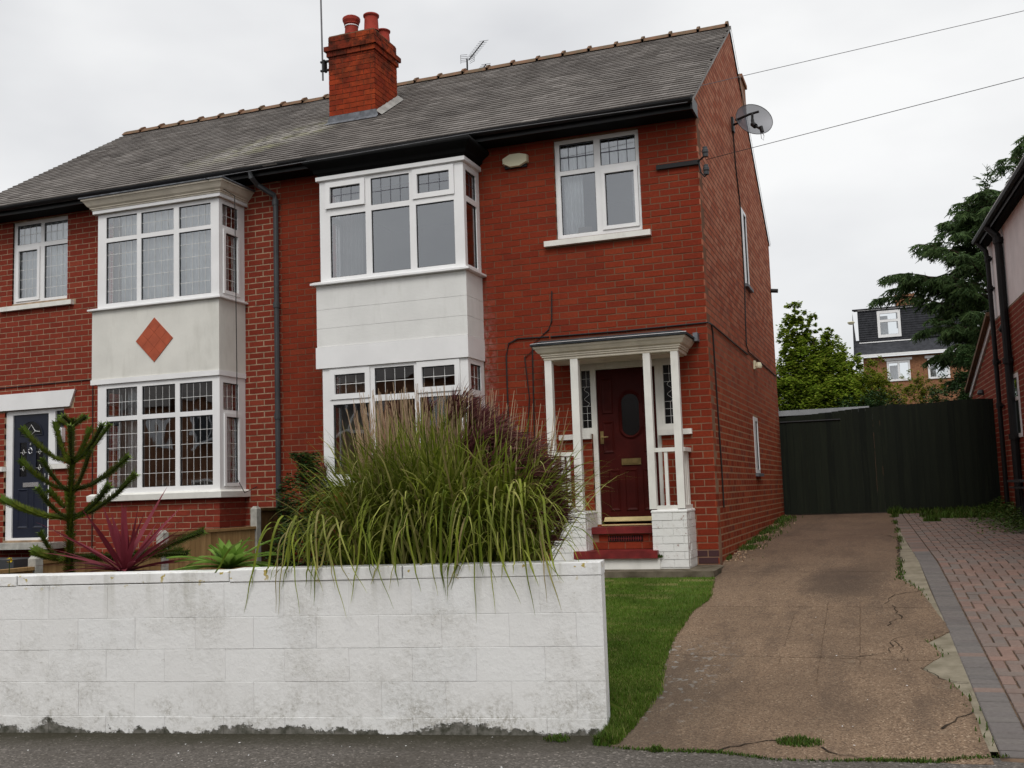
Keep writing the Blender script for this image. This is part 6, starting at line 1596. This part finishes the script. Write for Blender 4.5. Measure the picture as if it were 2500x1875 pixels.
# corner bracket with insulators for the overhead line
br_ = thing('line_bracket', (-.02, -.03, 4.36), 'black iron bar with insulators carrying the overhead line at the house corner', 'bracket')
mb = MB(); mb.box(-.467, .02, -.035, -.010, 4.345, 4.395); mb.build('bar', 'iron', br_)
mb = MB(); mb.tube([(.0, -.03, 4.37), (.06, -.06, 4.40), (.085, -.06, 4.43)], .010, 6); mb.tube([(.01, -.03, 4.36), (.03, -.06, 4.24), (.07, -.07, 4.18), (.10, -.06, 4.21)], .010, 6); mb.build('hook', 'iron', br_)
for z in (4.455, 4.255):
    mb = MB(); mb.lathe((.09, -.06, z-.05), [(.0, 0), (.030, 0), (.032, .03), (.026, .035), (.034, .05), (.034, .08), (.026, .085), (.026, .11), (0, .115)], 12); mb.build('insulator', 'greypipe', br_)
def wire(label, pts, r, mat='cable', sagn=0, name='cable', group=None):
    mb = MB(); P_ = []
    if sagn:
        a, b = Vector(pts[0]), Vector(pts[-1])
        for i in range(25): t = i/24; P_.append(a+(b-a)*t-Vector((0, 0, 4*sagn*t*(1-t))))
    else: P_ = pts
    mb.tube(P_, r, 5); o = mb.build(name, mat); tag(o, label, 'cable', group); return o
dir2 = Vector((3.2, -.0, .42))
wire('lower overhead line sloping up from the corner bracket across the sky', [(.09, -.06, 4.37), (9.3, -2.88, 4.55)], .0035, 'cable', .0)
wire('upper overhead line crossing the sky behind the gable top', [(.03, .02, 5.24), (9.3, .0, 5.89)], .0035, 'cableg', .0)
wire('thin wire strung under the gutter from the left bay towards the house corner', [(-5.88, -.72, 4.80), (-4.0, -.68, 4.83), (-2.45, -.66, 4.86), (-.02, -.38, 4.93)], .004, 'cableg')
wire('black cable running down the gable from the satellite dish', [(.012, 2.98, 5.72), (.012, 3.05, 5.2), (.012, 3.3, 4.72), (.012, 3.30, 3.6), (.012, 3.16, 3.0), (.012, 3.12, 2.72), (.012, 3.29, 2.645), (.012, 6.80, 2.63)], .009)
wire('black cable along the brick course above the porch and round onto the gable', [(-1.78, -.012, 2.575), (-.9, -.012, 2.57), (.012, -.012, 2.585), (.014, .25, 2.595), (.012, 3.18, 2.59)], .009)
wire('vertical black cable on the gable close to the front corner', [(.008, .26, 2.60), (.012, .30, 2.50), (.012, .36, 1.66), (.012, .415, .98), (.012, .42, .58)], .009)
wire('black cable dropping beside the porch from the first floor wall', [(-1.744, -.012, 3.10), (-1.76, -.012, 2.75), (-1.80, -.012, 2.66), (-2.003, -.012, 2.50), (-2.02, -.012, 1.2)], .008)
wire('looped black cable between the right bay and the porch', [(-1.80, -.012, 2.578), (-2.18, -.012, 2.585), (-2.29, -.012, 2.54), (-2.325, -.012, 2.40), (-2.325, -.012, 1.3)], .009)
wire('short black cable hanging just left of the porch roof', [(-1.95, -.012, 2.47), (-2.10, -.012, 2.36), (-2.06, -.012, 1.9), (-2.12, -.012, 1.2)], .007)
wire('thin cable hanging down the right side of the left bay', [(-5.93, -.735, 4.80), (-5.70, -.45, 4.62), (-5.72, -.40, 2.45), (-5.71, -.42, 1.1), (-5.62, -.40, .93), (-5.58, -.2, 1.0)], .006)
wire('cable along the brickwork above the navy door then down beside the left bay', [(-10.0, -.012, 2.515), (-8.31, -.012, 2.53), (-8.27, -.012, 2.50), (-8.265, -.012, .1)], .007)
# tall mast on the chimney
ms = thing('aerial_mast', (-5.52, 1.45, 6.8), 'tall thin pole strapped to the left side of the chimney stack', 'mast')
mb = MB(); mb.tube([(-5.52, 1.46, 6.78), (-5.54, 1.46, 8.6)], .013, 8); mb.build('pole', 'cableg', ms)
mb = MB()
for z in (6.92, 7.05): mb.box(-5.55, -5.33, 1.44, 1.48, z-.012, z+.012)
mb.box(-5.50, -5.47, 1.42, 1.50, 6.90, 7.07); mb.build('bracket', 'iron', ms)
def yagi(name, label, base, top, boom_a, boom_b, n, refl=True):
    t = thing(name, base, label, 'aerial'); m_ = MB(); m_.tube([base, top], .014, 6); m_.build('mast', 'iron', t)
    m_ = MB(); a, b = Vector(boom_a), Vector(boom_b); m_.tube([a, b], .009, 6); m_.build('boom', 'iron', t)
    m_ = MB(); d = (b-a); e = Vector((.07, .03, .012))
    for i in range(n): p = a+d*((i+1)/n); m_.tube([p-e, p+e], .0035, 4)
    m_.build('elements', 'iron', t)
    if refl:
        m_ = MB()
        for sx_ in (-1, 1):
            for k in range(5): z = a.z-.04+.03*k; m_.tube([(a.x+sx_*.02, a.y, z+.02*sx_*-1), (a.x+sx_*.12, a.y-.05, z-.01*sx_)], .0035, 4)
            m_.tube([(a.x+sx_*.12, a.y-.05, a.z-.06), (a.x+sx_*.12, a.y-.05, a.z+.09)], .0035, 4)
        m_.build('reflector', 'iron', t)
yagi('tv_aerial', 'larger roof aerial with grid reflector standing behind the ridge', (-4.434, 4.3, 6.5), (-4.427, 4.3, 8.0), (-4.40, 4.3, 7.98), (-4.10, 4.25, 8.24), 10)
yagi('tv_aerial', 'smaller aerial just breaking the ridge line right of the larger one', (-4.15, 4.3, 6.5), (-4.16, 4.3, 7.74), (-4.20, 4.3, 7.74), (-4.093, 4.3, 7.86), 5, False)
# fallen bits on the drive and pavement
lit = MB()
for i in range(90):
    x, y = R.uniform(-4, 2.2), 0
    y = W0.y+(x-W0.x)*.1673-R.uniform(.05, 1.3) if x < .1 else R.uniform(-5.5, -2)
    z = pavez(x, y)+.003 if x < .1 else gz(y)+.006
    a = R.uniform(0, 6.3); s = R.uniform(.003, .009); lit.poly([(x+s*math.cos(a+k*1.57)*R.uniform(.4, 1), y+s*math.sin(a+k*1.57), z+R.uniform(0, .004)) for k in range(4)])
lit.build('litter', 'upvc', None, kind='stuff')

# ================================================================ scale the laid-out place to metres
for me in bpy.data.meshes: me.transform(Matrix.Scale(SC, 4))
for o in scene.objects:
    if o is not cam and o is not so: o.location = o.location*SC
